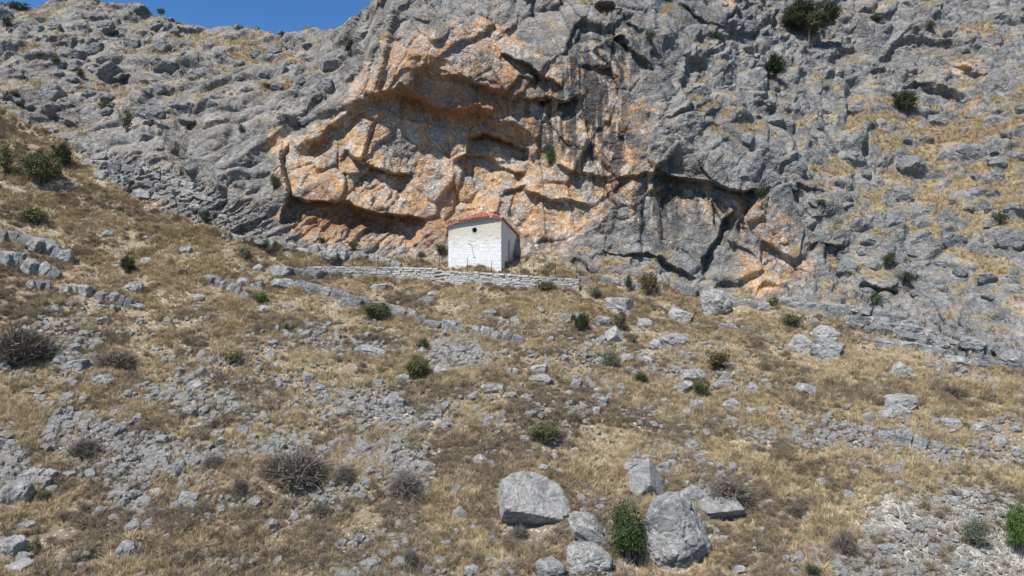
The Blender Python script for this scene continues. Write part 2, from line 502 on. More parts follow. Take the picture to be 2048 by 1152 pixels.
# brow of the cave and the shelves inside it
undercut([(560,300),(640,262),(700,215),(745,190),(800,165),(850,185),(905,215),(960,205),(1010,235),(1060,262),(1100,282)], 1.7, 50, 18, 0.9, 30)
undercut([(690,300),(715,318),(745,327),(790,338),(830,352)], 1.1, 26, 5, 0.7, 22)
undercut([(570,372),(585,384),(620,392),(680,402),(740,420),(800,430),(860,440)], 1.9, 40, 7, 0.7, 34)
undercut([(930,268),(985,262),(1030,275),(1060,300),(1068,322)], 2.6, 26, 8, 0.8, 22)
undercut([(900,322),(935,305),(985,312),(1030,335),(1058,345)], 0.9, 26, 6, 0.7, 18)
undercut([(990,385),(1050,372),(1090,390),(1140,400),(1190,405)], 0.6, 26, 7, 0.6, 20)
undercut([(900,402),(920,395),(965,408),(1000,430)], -0.9, 26, 8)
undercut([(1105,330),(1150,340),(1200,355),(1260,350),(1310,330)], 0.5, 30, 6, 0.5, 24)
undercut([(830,125),(870,150),(930,150),(985,175),(1040,190),(1110,192),(1180,190)], 1.0, 24, 8, 0.6, 20)
undercut([(1000,105),(1060,125),(1100,160),(1130,175)], 0.9, 20, 5, 0.5, 18)
undercut([(1205,60),(1245,85),(1290,115),(1312,140)], 1.0, 26, 10, 0.8, 24)
undercut([(1180,5),(1230,20),(1270,45),(1300,70)], 0.8, 26, 10, 0.7, 24)
undercut([(745,-20),(738,40),(735,95),(742,130)], 3.2, 60, 14, 0.5, 30, 0.12)
undercut([(560,470),(568,380),(558,320),(562,270)], 1.5, 46, 7, 0.6, 20)
# overhang and buttresses to the right of the cave
undercut([(1292,335),(1311,346),(1370,356),(1430,362),(1485,376),(1535,384)], 1.9, 46, 7, 0.8, 30)
undercut([(1590,375),(1540,400),(1510,430),(1492,470),(1488,500)], 1.3, 30, 6, 0.7, 22)
undercut([(1391,560),(1400,530),(1425,480),(1446,449),(1470,420)], 1.4, 16, 5, 0.3, 20)
undercut([(1660,590),(1655,540),(1640,500),(1600,470)], 1.2, 28, 6, 0.7, 24)
undercut([(1195,500),(1250,512),(1310,508),(1330,520),(1400,560)], 0.8, 20, 5, 0.6, 20)
undercut([(1620,480),(1650,490),(1690,500)], 1.1, 16, 5, 0.5, 18)
undercut([(1722,570),(1760,580),(1800,578)], 1.0, 14, 5, 0.5, 18)
undercut([(1852,630),(1880,642),(1915,660)], 0.6, 24, 7, 0.3, 18)
undercut([(1788,168),(1830,162),(1870,165),(1910,180),(1945,192)], 1.5, 30, 14, 0.5, 30)
undercut([(1858,104),(1900,122),(1940,142),(1985,148)], 0.9, 30, 14, 0.6, 32)
undercut([(1320,-20),(1400,40),(1460,60),(1520,68)], 0.9, 30, 10, 0.6, 24)
undercut([(1640,85),(1720,130),(1790,180),(1830,215)], -1.1, 26, 8)
undercut([(1560,30),(1590,85),(1640,115),(1690,100)], 0.6, 24, 12, 0.6, 24)
# the left hill
undercut([(20,45),(60,60),(110,80),(160,82),(210,92)], 1.4, 30, 12, 1.2, 26)
undercut([(0,190),(50,205),(110,225),(160,240)], 1.1, 26, 10, 0.9, 22)
undercut([(165,140),(220,152),(290,165)], 1.3, 22, 6, 0.7, 22)
undercut([(395,250),(378,290),(372,330),(385,360)], 3.8, 30, 6, 0.9, 26)
undercut([(430,150),(480,140),(540,165),(590,190)], -1.0, 40, 10)
undercut([(560,255),(600,225),(650,190),(700,150),(735,120)], 1.0, 30, 12, 0.9, 30)
undercut([(310,240),(330,270),(345,310)], 1.2, 18, 6, 0.4, 18)

# ------------------------------------------------------------------ region masks
def inpoly(poly, u, v):
    c = np.zeros(len(u), bool); n = len(poly)
    for k in range(n):
        (x0, y0), (x1, y1) = poly[k], poly[(k + 1) % n]
        if y0 == y1: continue
        m = ((y0 > v) != (y1 > v)) & (u < (x1 - x0) * (v - y0) / (y1 - y0) + x0)
        c ^= m
    return c

def blur(a, r):
    a = a.reshape(shape).astype(np.float32)
    for ax in (0, 1):
        for _ in range(2):
            k = np.cumsum(np.pad(a, [(r + 1, r) if i == ax else (0, 0) for i in (0, 1)], mode='edge'), axis=ax, dtype=np.float64)
            n = a.shape[ax]
            a = ((np.take(k, np.arange(n) + 2 * r + 1 - 0, axis=ax) - np.take(k, np.arange(n), axis=ax)) / (2 * r + 1)).astype(np.float32) if False else \
                ((k.take(range(2 * r + 1, n + 2 * r + 1), axis=ax) - k.take(range(0, n), axis=ax)) / (2 * r + 1)).astype(np.float32)
    return a.ravel()

def mask(poly, r=6, wob=1.0):
    u = uf + (UW - uf) * wob; v = vf + (VW - vf) * wob
    return blur(inpoly(poly, u, v), r)

GROUND = [(-400,195),(0,228),(70,262),(150,300),(185,335),(230,380),(300,425),(380,448),(450,470),(520,492),(600,508),(680,522),(760,522),(850,522),(890,520),
          (1050,522),(1080,532),(1160,545),(1230,552),(1320,575),(1400,588),(1480,592),(1560,615),(1640,640),(1720,655),(1800,680),(1870,715),(1940,738),(2048,745),(2500,760),(2500,1500),(-400,1500)]
HILL_L = [(-400,-300),(745,-300),(742,60),(735,120),(660,200),(560,285),(555,380),(540,470),(450,470),(380,448),(300,425),(150,300),(0,228),(-400,195)]
HILL_R = [(1310,-300),(1300,60),(1320,150),(1310,330),(1540,388),(1600,370),(1660,470),(1680,600),(1560,615),(1720,655),(1870,715),(2048,745),(2500,760),(2500,-300)]
CAVE = [(560,285),(640,255),(700,195),(735,95),(800,85),(850,60),(900,70),(960,40),(1040,60),(1080,150),(1140,120),(1190,90),(1240,120),(1300,150),(1300,230),(1260,300),
        (1320,320),(1310,350),(1250,400),(1230,440),(1180,470),(1130,530),(1060,530),(890,520),(800,512),(640,490),(575,470)]
OCHRE2 = [(1290,355),(1380,365),(1480,385),(1540,400),(1580,450),(1620,480),(1640,560),(1540,600),(1480,590),(1460,540),(1500,470),(1420,440),(1340,420),(1230,470),(1180,480),(1240,400)]
m_gr = mask(GROUND, 5, 0.8)
m_hl = mask(HILL_L, 10)
m_hr = mask(HILL_R, 12)
m_cv = mask(CAVE, 14)
m_o2 = mask(OCHRE2, 10)
m_cl = np.clip(1 - m_gr - m_hl - m_hr, 0, 1)
STRATA = [[(160,300),(300,330),(420,380),(540,430),(560,485),(450,470),(380,448),(300,425),(210,375)],
          [(570,395),(690,410),(800,445),(880,470),(890,525),(750,525),(600,508),(520,492),(560,470)],
          [(1500,590),(1700,585),(1860,620),(1960,650),(2100,690),(2400,720),(2400,780),(2048,745),(1870,715),(1720,655),(1560,620)]]
m_st = np.maximum.reduce([mask(s, 6) for s in STRATA])

# ------------------------------------------------------------------ rock relief
def rays(u, v):
    return np.stack([(u - CU) / FPX, np.ones_like(u), (CV - v) / FPX], 1)

YS = blur(YB, 11)
P0 = rays(uf, vf) * YB[:, None]
Ps = (rays(uf, vf) * YS[:, None]).reshape(*shape, 3)
du = np.gradient(Ps, axis=1); dv = np.gradient(Ps, axis=0)
NRM = np.cross(dv, du).reshape(-1, 3)
NRM /= np.linalg.norm(NRM, axis=1, keepdims=True) + 1e-9
if NRM[:, 1].mean() > 0: NRM = -NRM
_v = -rays(uf, vf); _v /= np.linalg.norm(_v, axis=1, keepdims=True)
NRM = 0.6 * NRM + 0.4 * _v
NRM /= np.linalg.norm(NRM, axis=1, keepdims=True)
P = P0.astype(np.float32)
wv = 0.36 * np.stack([fbm(P / 3.4, 3, 3), fbm(P / 3.4, 3, 13), fbm(P / 3.4, 3, 23)], 1)
Q = P + wv
rot = np.array(Matrix.Rotation(R(30), 3, 'Y') @ Matrix.Rotation(R(-14), 3, 'X'))
B = Q @ rot.T                                     # bedding frame, beds dip to the right

def blocks(q, seed, crack=0.10):
    f1, f2, r1, tl = voro(q, seed)
    e = f2 - f1
    return e, r1, tl, sstep(0, crack, e)

rock = 1 - m_gr
i_r = np.nonzero(rock > 0.02)[0]
D = np.zeros(len(uf), np.float32)
grassy = np.zeros(len(uf), np.float32)
Qr, Br = Q[i_r], B[i_r]
hl, hr, cl, st, cv = m_hl[i_r], m_hr[i_r], m_cl[i_r], m_st[i_r], m_cv[i_r]
hill = np.clip(hl + hr, 0, 1)
# large bodies
e1, r1, t1, c1 = blocks(Br / np.array([4.2, 4.2, 2.8], np.float32), 5, 0.16)
e2, r2, t2, c2 = blocks(Br / np.array([2.3, 2.0, 0.95], np.float32), 6, 0.18)
e3, r3, t3, c3 = blocks(Br / np.array([0.85, 0.85, 0.42], np.float32), 7, 0.22)
rid = fbm(Qr / 5.5, 5, 31, 0.55, True)
fine = fbm(Qr / 0.9, 4, 41, 0.6)
bulge = lambda e, k: np.clip(e / k, 0, 1) ** 0.55
e0, r0, t0, c0_ = blocks(Br / np.array([9.5, 9.5, 6.5], np.float32), 4, 0.1)
k0 = sstep(0, 0.2, e0)
b1, b2, b3 = bulge(e1, 0.5), bulge(e2, 0.55), bulge(e3, 0.6)
k1, k2, k3 = sstep(0, 0.30, e1), sstep(0, 0.34, e2), sstep(0, 0.4, e3)
rgh = 0.25 + 0.75 * sstep(-0.25, 0.45, fbm(Qr / 7.5, 3, 27))          # smooth slabs here, broken rock there
dh = k0 * (1.3 * (r0 - 0.5) + 1.5 * t0) + k1 * (0.35 * (r1 - 0.5) + 0.9 * t1) + b1 * (0.15 + 0.75 * r1) + rgh * (b2 * (0.06 + 0.85 * np.maximum(r2 - 0.3, 0) + 0.5 * t2) + b3 * (0.02 + 0.20 * np.maximum(r3 - 0.35, 0) + 0.12 * t3)) + 0.06 * fine * rgh + 0.22 * rid
Qc = P[i_r] + 0.5 * wv[i_r]
f1c, f2c, rc, tc = voro(Qc / np.array([3.3, 3.3, 7.5], np.float32), 14)
kc = sstep(0, 0.07, f2c - f1c)
f1d, f2d, rd, td = voro(Qc / np.array([1.3, 1.3, 2.4], np.float32), 15)
kd = sstep(0, 0.12, f2d - f1d)
crease = fbm(Qc / np.array([1.5, 1.5, 1.1], np.float32), 5, 45, 0.62, True)
calm = 1 - 0.5 * cv
dc = calm * (1.0 * (r0 - 0.5) + 1.5 * t0) + calm * (0.65 * (rc - 0.5) + 1.1 * tc) + 0.26 * (kc - 1) + rgh * (0.22 * (rd - 0.5) + 0.42 * td + 0.12 * (kd - 1) + 0.06 * (r3 - 0.5) + 0.08 * t3) + 0.16 * rid + 0.115 * crease * (0.4 + 0.6 * rgh)
# tufa flutes on the wet faces
fl = fbm(Qr * np.array([1.5, 1.5, 0.22], np.float32), 4, 51, 0.55, True)
dc = dc + 0.10 * fl * (0.4 + 0.6 * cv)
# thin bedded ledges
hb = Br[:, 2] / 0.62 + 0.5 * fbm(Br / np.array([5, 5, 1.2], np.float32), 3, 61)
saw = hb - np.floor(hb)
lr = (hsh(np.floor(hb).astype(np.int32), (Br[:, 0] / 2.1).astype(np.int32), (Br[:, 0] * 0).astype(np.int32), 9) & np.uint32(255)) / 255.0
ds = 0.55 * (lr - 0.5) + 0.42 * sstep(0.0, 0.16, saw) * (1 - 0.55 * saw) + 0.25 * t2 + 0.25 * (r2 - .5) + 0.14 * (c3 - 1) + 0.08 * fine + 0.5 * (r1 - 0.5)
d = dh * hill + dc * np.clip(1 - hill, 0, 1)
d = d * (1 - st) + ds * st
D[i_r] = d * sstep(0.0, 0.6, rock[i_r])
Db = blur(D, 1); D = np.where(m_hl + m_hr < 0.5, 0.35 * D + 0.65 * Db, D).astype(np.float32)
gap = (1 - bulge(e2, 0.5)) + 0.55 * (1 - r2) + 0.35 * (1 - r1)
gn = fbm(Qr / 7.0, 3, 71)
# ground relief
gr_n = 0.34 * fbm(P / 4.5, 3, 81) + 0.12 * fbm(P / 1.1, 3, 85)
D += gr_n * m_gr
P = P + NRM.astype(np.float32) * D[:, None]

# normals of the finished surface, for pockets of soil
G3 = P.reshape(*shape, 3)
nn = np.cross(np.gradient(G3, axis=0), np.gradient(G3, axis=1)).reshape(-1, 3)
nn /= np.linalg.norm(nn, axis=1, keepdims=True) + 1e-9
nn *= np.sign((nn * NRM).sum(1))[:, None]
nz_s = blur(nn[:, 2], 2)
big = np.zeros(len(uf), np.float32); big[i_r] = gn
GP_HI = [(1440,200),(1560,250),(1640,300),(1720,290),(1800,240),(1900,180),(2048,180),(2400,180),(2400,480),(2048,470),(1900,470),(1760,420),(1660,370),(1560,330),(1460,260)]
GP_LO = [(300,60),(360,70),(520,80),(620,85),(600,120),(480,130),(420,110),(340,90)]
m_gp = np.maximum(mask(GP_HI, 22), mask(GP_LO, 14))
slope_f = sstep(0.42, 0.74, nz_s)
grassy[i_r] = (slope_f[i_r] * np.clip(0.34 * gap + 0.3 * gn + 0.15 + 0.27 * m_gp[i_r] - 0.12 * hl - 0.15 * st - 0.25 * cv, 0, 1.4))
grassy = np.where(m_gr > 0.5, 1, grassy)

ochre = np.clip(np.maximum(m_cv * 0.82, m_o2 * 0.62), 0, 1)
_o = fbm(P / 6.0, 3, 101)
ochre = np.clip(ochre + 0.16 * _o * (ochre > 0.05), 0, 1)
def blob(u0, v0, ru, rv, amp=1.0):
    return amp * np.exp(-(((UW - u0) / ru) ** 2 + ((VW - v0) / rv) ** 2))
ochre = np.clip(ochre + blob(1930, 150, 70, 40, .55) + blob(320, 420, 40, 25, .6) + blob(460, 240, 70, 60, .28) + blob(560, 280, 22, 40, .6) + blob(1440, 12, 40, 25, .5)
                + blob(1740, 20, 60, 30, .4) - blob(780, 300, 60, 30, .35) - blob(960, 250, 40, 20, .3) - blob(1190, 190, 90, 60, .35) - blob(1100, 60, 60, 40, .25) + blob(850, 150, 60, 60, .35)
                - blob(1230, 470, 60, 50, .4) - blob(820, 370, 60, 40, .2) + blob(1220, 350, 60, 40, .3) + blob(720, 460, 120, 30, .45) + blob(2040, 640, 40, 60, .5) + blob(1540, 520, 50, 60, .3), 0, 1)
red = np.clip(blob(700, 440, 130, 26, 1.1) + blob(930, 210, 110, 34, .9) + blob(640, 395, 60, 16, .9) + blob(900, 430, 60, 50, .4) + blob(830, 160, 26, 60, .8) + blob(1010, 165, 70, 30, .6)
              + blob(850, 480, 60, 30, .5) + blob(1290, 160, 30, 60, .6), 0, 1)
streak = np.clip(blob(1170, 220, 95, 120, 1.5) + blob(1250, 100, 60, 60, .8) + blob(960, 130, 60, 60, .5) + blob(1340, 420, 70, 60, .7) + blob(1250, 440, 70, 60, .6) + blob(1210, 330, 50, 60, .8) + blob(1080, 230, 60, 40, .5) + blob(760, 460, 60, 30, .8) + blob(1100, 490, 60, 40, .9) + blob(1400, 400, 100, 40, .5) + blob(1580, 520, 80, 60, .5)
                 + blob(1180, 120, 60, 50, .5) + blob(700, 330, 80, 30, .35) + blob(1420, 40, 80, 40, .3), 0, 1)
blue = np.clip(m_hr + m_cl * sstep(1150, 1300, uf) + 0.25 * m_hl * sstep(400, 600, uf), 0, 1)
scree = np.zeros(len(uf), np.float32)
SCREES = [
 [(90,672),(150,668),(190,700),(185,740),(150,760),(110,748),(95,710)],
 [(95,830),(150,815),(200,850),(300,880),(400,900),(470,905),(560,870),(600,890),(640,905),(600,920),(520,910),(470,925),(420,945),(330,960),(260,960),(190,945),(120,930),(85,890)],
 [(-60,850),(40,870),(60,930),(110,960),(60,1000),(-60,990)],
 [(720,885),(780,875),(825,870),(830,900),(850,940),(880,970),(820,985),(760,935),(700,925)],
 [(1740,1000),(1840,980),(1900,965),(1960,970),(2060,990),(2300,1000),(2300,1330),(1650,1330),(1660,1130),(1720,1070)],
 [(1500,862),(1600,870),(1700,880),(1850,895),(1950,900),(2060,915),(2300,930),(2300,965),(2060,950),(1900,925),(1750,905),(1620,890),(1500,885)],
 [(600,790),(660,800),(720,810),(790,825),(880,830),(1000,835),(1020,850),(930,850),(820,850),(760,845),(700,825),(620,805)],
 [(240,790),(330,790),(420,800),(520,810),(600,825),(560,835),(450,825),(330,815)],
 [(620,660),(680,680),(700,700),(650,710),(610,690)], [(870,685),(960,690),(980,715),(900,740),(860,725)],
 [(230,935),(300,945),(290,1020),(240,1010)],
]
m_scs = [mask(s, 4, 1.3) for s in SCREES]
scree = np.maximum.reduce(m_scs)
scree = np.clip(scree, 0, 1) * (m_gr > 0.3)
earth = np.clip(blob(400, 800, 120, 26, .9) + blob(1180, 832, 160, 20, .9) + blob(780, 825, 120, 22, .9) + blob(1660, 860, 60, 22, 1) + blob(1960, 915, 90, 18, .7) + blob(120, 790, 120, 22, .4), 0, 1)
straw = np.clip(0.35 + 0.6 * sstep(900, 560, vf) + 0.5 * blob(1500, 880, 500, 40) , 0, 1)

# ------------------------------------------------------------------ terrain objects
nr, nc = shape
idx = np.arange(nr * nc).reshape(nr, nc)
quads = np.stack([idx[:-1, :-1], idx[1:, :-1], idx[1:, 1:], idx[:-1, 1:]], -1).reshape(-1, 4)
# back of the ridge: the crest rolls over and falls away behind
top = P.reshape(nr, nc, 3)[0]
backs = []
for k, (dy, dz) in enumerate(((1.5, -0.4), (6, -2.0), (22, -12), (70, -60))):
    q = top.copy(); q[:, 1] += dy; q[:, 2] += dz
    backs.append(q)
fc_g = m_gr[quads].mean(1); fc_l = m_hl[quads].mean(1); fc_r = m_hr[quads].mean(1)
fu = uf[quads].mean(1)
cls = np.where(fc_g > 0.5, 0, np.where(fc_l > 0.5, 1, np.where(fc_r > 0.5, 2, 3)))
ATT = dict(ochre=ochre, grassy=grassy, streak=streak, blue=blue, red=red, scree=scree, earth=earth, straw=straw)
TERR = []
for k, (nm, mat) in enumerate((('ground', M_GROUND), ('rocky_hill', M_ROCK), ('rocky_hillside', M_ROCK), ('cliff', M_ROCK))):
    q = quads[cls == k]
    un, inv = np.unique(q, return_inverse=True)
    at_names = ('scree', 'earth', 'straw') if k == 0 else ('ochre', 'grassy', 'streak', 'blue', 'red')
    me = mesh_np(nm, P[un], inv.reshape(-1, 4), mat, k == 0, {a: ATT[a][un] for a in at_names})
    o = link(bpy.data.objects.new(nm, me))
    tag(o, {'ground': 'dry hillside of soil, straw and loose stones below the cliff', 'rocky_hill': 'rocky grey limestone hill under the blue sky',
            'rocky_hillside': 'blue-grey limestone hillside with straw pockets beside the cave cliff', 'cliff': 'rust and grey limestone cliff with the shallow cave'}[nm],
        {'ground': 'ground', 'rocky_hill': 'hill', 'rocky_hillside': 'hillside', 'cliff': 'cliff'}[nm], kind='structure')
    TERR.append(o)
bk = np.concatenate([top] + backs)
bi = np.arange(5 * nc).reshape(5, nc)
bq = np.stack([bi[:-1, :-1], bi[:-1, 1:], bi[1:, 1:], bi[1:, :-1]], -1).reshape(-1, 4)
o = link(bpy.data.objects.new('hill_back', mesh_np('hill_back', bk, bq, M_ROCK, True, {a: np.zeros(len(bk)) for a in ('ochre', 'grassy', 'streak', 'blue', 'red')})))
tag(o, 'far side of the ridge behind the skyline', 'hill', kind='structure')
# ------------------------------------------------------------------ placing things on the terrain
bpy.context.view_layer.update()
CACHE = {}

def cast(u, v):
    d = Vector(((u - CU) / FPX, 1.0, (CV - v) / FPX)).normalized()
    best = None
    for o in TERR:
        ok, loc, nrm, _ = o.ray_cast((0, 0, 0), d)
        if ok and (best is None or loc.y < best.y): best = loc.copy()
    if best is None:
        best = d * (100.0 / d.y)
    return best

# ---- names for places, used to say which rock or shrub is meant
MARKS = [('the white chapel', 950, 485), ('the big flat-topped boulder', 1065, 1010), ('the huge furrowed boulder', 1350, 1072), ('the pointed upright boulder', 1300, 962),
         ('the large leafy bush', 1255, 1070), ('the bright green bush at the right edge', 2035, 1065), ('the drystone gate', 1168, 562),
         ('the cave', 800, 330), ('the big thorny shrub at the left edge', 45, 670), ('the jointed ledge at the left edge', 60, 535), ('the olive bush pair mid-slope', 840, 725),
         ('the pair of boulders leaning together', 1635, 690), ('the long overhanging boulder', 1803, 805), ('the perched boulder on red earth', 390, 772),
         ('the rubble fan on the left', 140, 870), ('the furthest left corner boulder', 20, 1095), ('the lone white slab below the wall', 887, 742), ('the ribbed ledge below the wall', 990, 668),
         ('the white boulder at the cliff', 1437, 607), ('the tree at the top', 1625, 40), ('the conical bush on the hillside', 1553, 133), ('the gravel bank at the lower right', 1800, 1090),
         ('the leafy dark bush on the left slope', 255, 530), ('the bedded ledges at the right', 1830, 660), ('the biggest grey dry shrub', 1455, 970),
         ('the left hilltop', 200, 40), ('the small skyline dip', 560, 70), ('the wide bush on the left slope', 80, 335), ('the long ledge under the wall', 740, 605), ('the grassy track', 1500, 890)]
ORD = ['closest', 'second closest', 'third closest', 'fourth closest', 'fifth closest', 'sixth closest', 'seventh closest', 'eighth closest', 'ninth closest', 'tenth closest',
       'eleventh closest', 'twelfth closest', 'thirteenth closest', 'fourteenth closest', 'fifteenth closest', 'sixteenth closest', 'seventeenth closest', 'eighteenth closest', 'nineteenth closest', 'twentieth closest']
PENDING = []

def later(o, desc, u, v):
    PENDING.append((o, desc, u, v))

def settle_labels():
    buckets = {}
    for o, desc, u, v in PENDING:
        m = min(MARKS, key=lambda k: (k[1] - u) ** 2 + (k[2] - v) ** 2 if (k[1] - u) ** 2 + (k[2] - v) ** 2 > 500 else 1e9)
        du_, dv_ = u - m[1], v - m[2]
        dr = ('right of' if du_ > 0 else 'left of') if abs(du_) > abs(dv_) else ('below' if dv_ > 0 else 'above')
        buckets.setdefault((desc, dr, m[0]), []).append((math.hypot(du_, dv_), o))
    for (desc, dr, m), lst in buckets.items():
        lst.sort(key=lambda t: t[0])
        for k, (_, o) in enumerate(lst):
            o['label'] = f'{desc} {dr} {m}' if len(lst) == 1 else f'{desc}, {ORD[min(k, 19)]} {dr} {m}'

# ------------------------------------------------------------------ rocks
import bmesh

def ico(sub):
    bm = bmesh.new(); bmesh.ops.create_icosphere(bm, subdivisions=sub, radius=1.0)
    V = np.array([v.co[:] for v in bm.verts], np.float32); F = np.array([[v.index for v in f.verts] for f in bm.faces], np.int32)
    bm.free(); return V / np.linalg.norm(V, axis=1, keepdims=True), F
ICO = {s: ico(s) for s in (2, 3, 4, 5)}

def rand_planes(k, seed, lo, hi, box=False, flat=None):
    g = np.random.default_rng(seed)
    ns = g.normal(size=(k, 3))
    ps = [(n, g.uniform(lo, hi)) for n in ns]
    if box:
        rt = np.array(Matrix.Rotation(g.uniform(-.5, .5), 3, 'Z') @ Matrix.Rotation(g.uniform(-.22, .22), 3, 'X') @ Matrix.Rotation(g.uniform(-.2, .2), 3, 'Y'))
        for a in ((1, 0, 0), (-1, 0, 0), (0, 1, 0), (0, -1, 0), (0, 0, 1), (0, 0, -1)):
            ps.append((rt @ np.array(a, float), g.uniform(0.5, 0.62)))
    return ps

def rock_shape(planes, sub, seed, rough=0.05, soft=0.0, furrow=0.0, chip=1.0):
    V, F = ICO[sub]
    if sub >= 4: planes = list(planes) + rand_planes(int(16 * chip), seed + 900, 0.70, 0.95)
    r = np.ones(len(V), np.float32)
    for n, d in planes:
        n = np.array(n, float); n /= np.linalg.norm(n)
        c = V @ n
        r = np.minimum(r, np.where(c > 0.05, d / np.maximum(c, 0.05), 9))
    if soft: r = r * (1 - soft) + soft * r.mean()
    W = V * r[:, None]
    W = W * (1 + rough * fbm(W * 2.2 + seed * 3.7, 5, seed, 0.6)[:, None])
    if sub >= 4:
        f1_, f2_, r1_, t1_ = voro(W * 2.1 + seed, seed)
        W = W * (1 + chip * (0.05 * (r1_ - 0.5) + 0.10 * t1_ - 0.05 * (1 - sstep(0, 0.12, f2_ - f1_)))[:, None])
    if furrow:
        q = W @ np.array([[0.8, 0.2, -0.5], [0.1, 0.9, 0.3], [0.5, -0.2, 0.8]]).T
        wv_ = fbm(W * 1.6 + 9, 3, seed + 3)
        g = np.sin(q[:, 0] * 17 + wv_ * 9 + q[:, 2] * 4)
        W = W * (1 + furrow * (np.abs(g) ** 0.7 - 0.6) * (0.4 + 0.6 * sstep(-0.3, 0.3, fbm(W * 2.5, 2, seed + 8))))[:, None]
    W -= (W.max(0) + W.min(0)) / 2
    W /= (W.max(0) - W.min(0))
    return W, F

ROCKS = {}
for i in range(5): ROCKS[('r', i)] = rock_shape(rand_planes(14, 20 + i, 0.62, 0.9), 4, 20 + i, 0.06)
for i in range(6): ROCKS[('b', i)] = rock_shape(rand_planes(5, 40 + i, 0.6, 0.85, True), 4, 40 + i, 0.035)
for i in range(4): ROCKS[('p', i)] = rock_shape(rand_planes(8, 60 + i, 0.35, 0.8), 4, 60 + i, 0.045)
ROCKS[('s', 0)] = ROCKS[('b', 1)]; ROCKS[('s', 1)] = ROCKS[('b', 3)]; ROCKS[('s', 2)] = ROCKS[('r', 2)]
for i in range(6): ROCKS[('l', i)] = rock_shape(rand_planes(3, 80 + i, 0.66, 0.85, True), 3, 80 + i, 0.045)
# the big boulders in front, each with its own faces
SPECIAL = {
 'flat': rock_shape([((.40,-.48,.80),.33),((.02,-.84,-.54),.40),((-.97,-.15,.12),.70),((.85,-.1,.50),.74),((0,1,.1),.8),((.6,-.35,-.7),.66),((-.5,-.45,-.75),.66)], 5, 3, .03, chip=0.26),
 'furrow': rock_shape([((-.4,-.75,.5),.66),((.75,-.35,.55),.68),((.55,-.8,-.2),.72),((-.9,-.3,-.1),.74),((0,.9,.4),.8),((-.2,-.9,-.4),.76),((.9,-.1,-.4),.8)], 5, 4, .035, 0.15, 0.055),
 'point': rock_shape([((-.70,-.42,.58),.34),((.84,-.34,.42),.32),((.1,.80,.60),.40),((-.75,.2,-.3),.62),((.2,-.8,-.6),.68)], 5, 5, .03, chip=0.3),
 'wedge': rock_shape([((-.15,-.55,.82),.26),((.08,-.80,-.60),.40),((.88,-.05,.42),.62),((-.72,-.1,.66),.58),((0,1,0),.7)], 5, 6, .03, chip=0.5),
 'tilt': rock_shape(rand_planes(5, 93, 0.5, 0.8, True), 5, 93, .04),
 'pit': rock_shape(rand_planes(10, 95, 0.55, 0.85), 5, 95, .075),
}
for k, v in SPECIAL.items(): ROCKS[(k, 0)] = v

def rock_mesh(key, mi):
    if (key, mi) not in CACHE:
        V, F = ROCKS[key]
        CACHE[(key, mi)] = mesh_np('boulder', V, F, M_B[mi], False)
    return CACHE[(key, mi)]

SHAPE_WORD = {'r': 'rounded', 'b': 'blocky', 'p': 'pointed', 's': 'flat'}
MAT_WORD = {0: 'pale grey', 1: 'blue-grey', 2: 'rusty brown', 3: 'grey'}
SZ = lambda w: 'tiny' if w < 16 else 'small' if w < 26 else 'medium-sized' if w < 42 else 'large'
FOOT = []                                            # where rocks stand, so that grass keeps off them

def put_rock(u, v, w, h, kind='r', mi=0, roll=None, label=None, depth=0.85, sink=0.14, group='loose rocks strewn over the dry hillside', var=None, cat='boulder', name='boulder', parent=None):
    pt = cast(u, v + 0.30 * h)
    s = pt.y / FPX
    W, H = w * s, h * s
    Dp = max(min(W, H * 2.2), 0.6 * W) * depth
    nv = {'r': 5, 'b': 6, 'p': 4, 's': 3, 'l': 6}.get(kind, 1)
    me = rock_mesh((kind, random.randrange(nv) if var is None else var % nv), mi)
    o = bpy.data.objects.new(name, me)
    o.location = pt + Vector((0, Dp * 0.16, H * (0.34 - sink)))
    o.scale = (W * 1.05, Dp, H * 1.18)
    rl = random.uniform(-10, 10) if roll is None else roll
    o.rotation_euler = (R(random.uniform(-8, 8)), R(rl), R(random.uniform(-22, 22)) if kind in 'rbps' else 0)
    link(o, parent)
    if parent is None:
        FOOT.append((pt.x, pt.y, W * 0.55, Dp * 0.6))
        tag(o, label, cat, group)
        if label is None:
            later(o, f'{SZ(w)} {SHAPE_WORD[kind]} {MAT_WORD[mi]} rock', u, v)
    return o

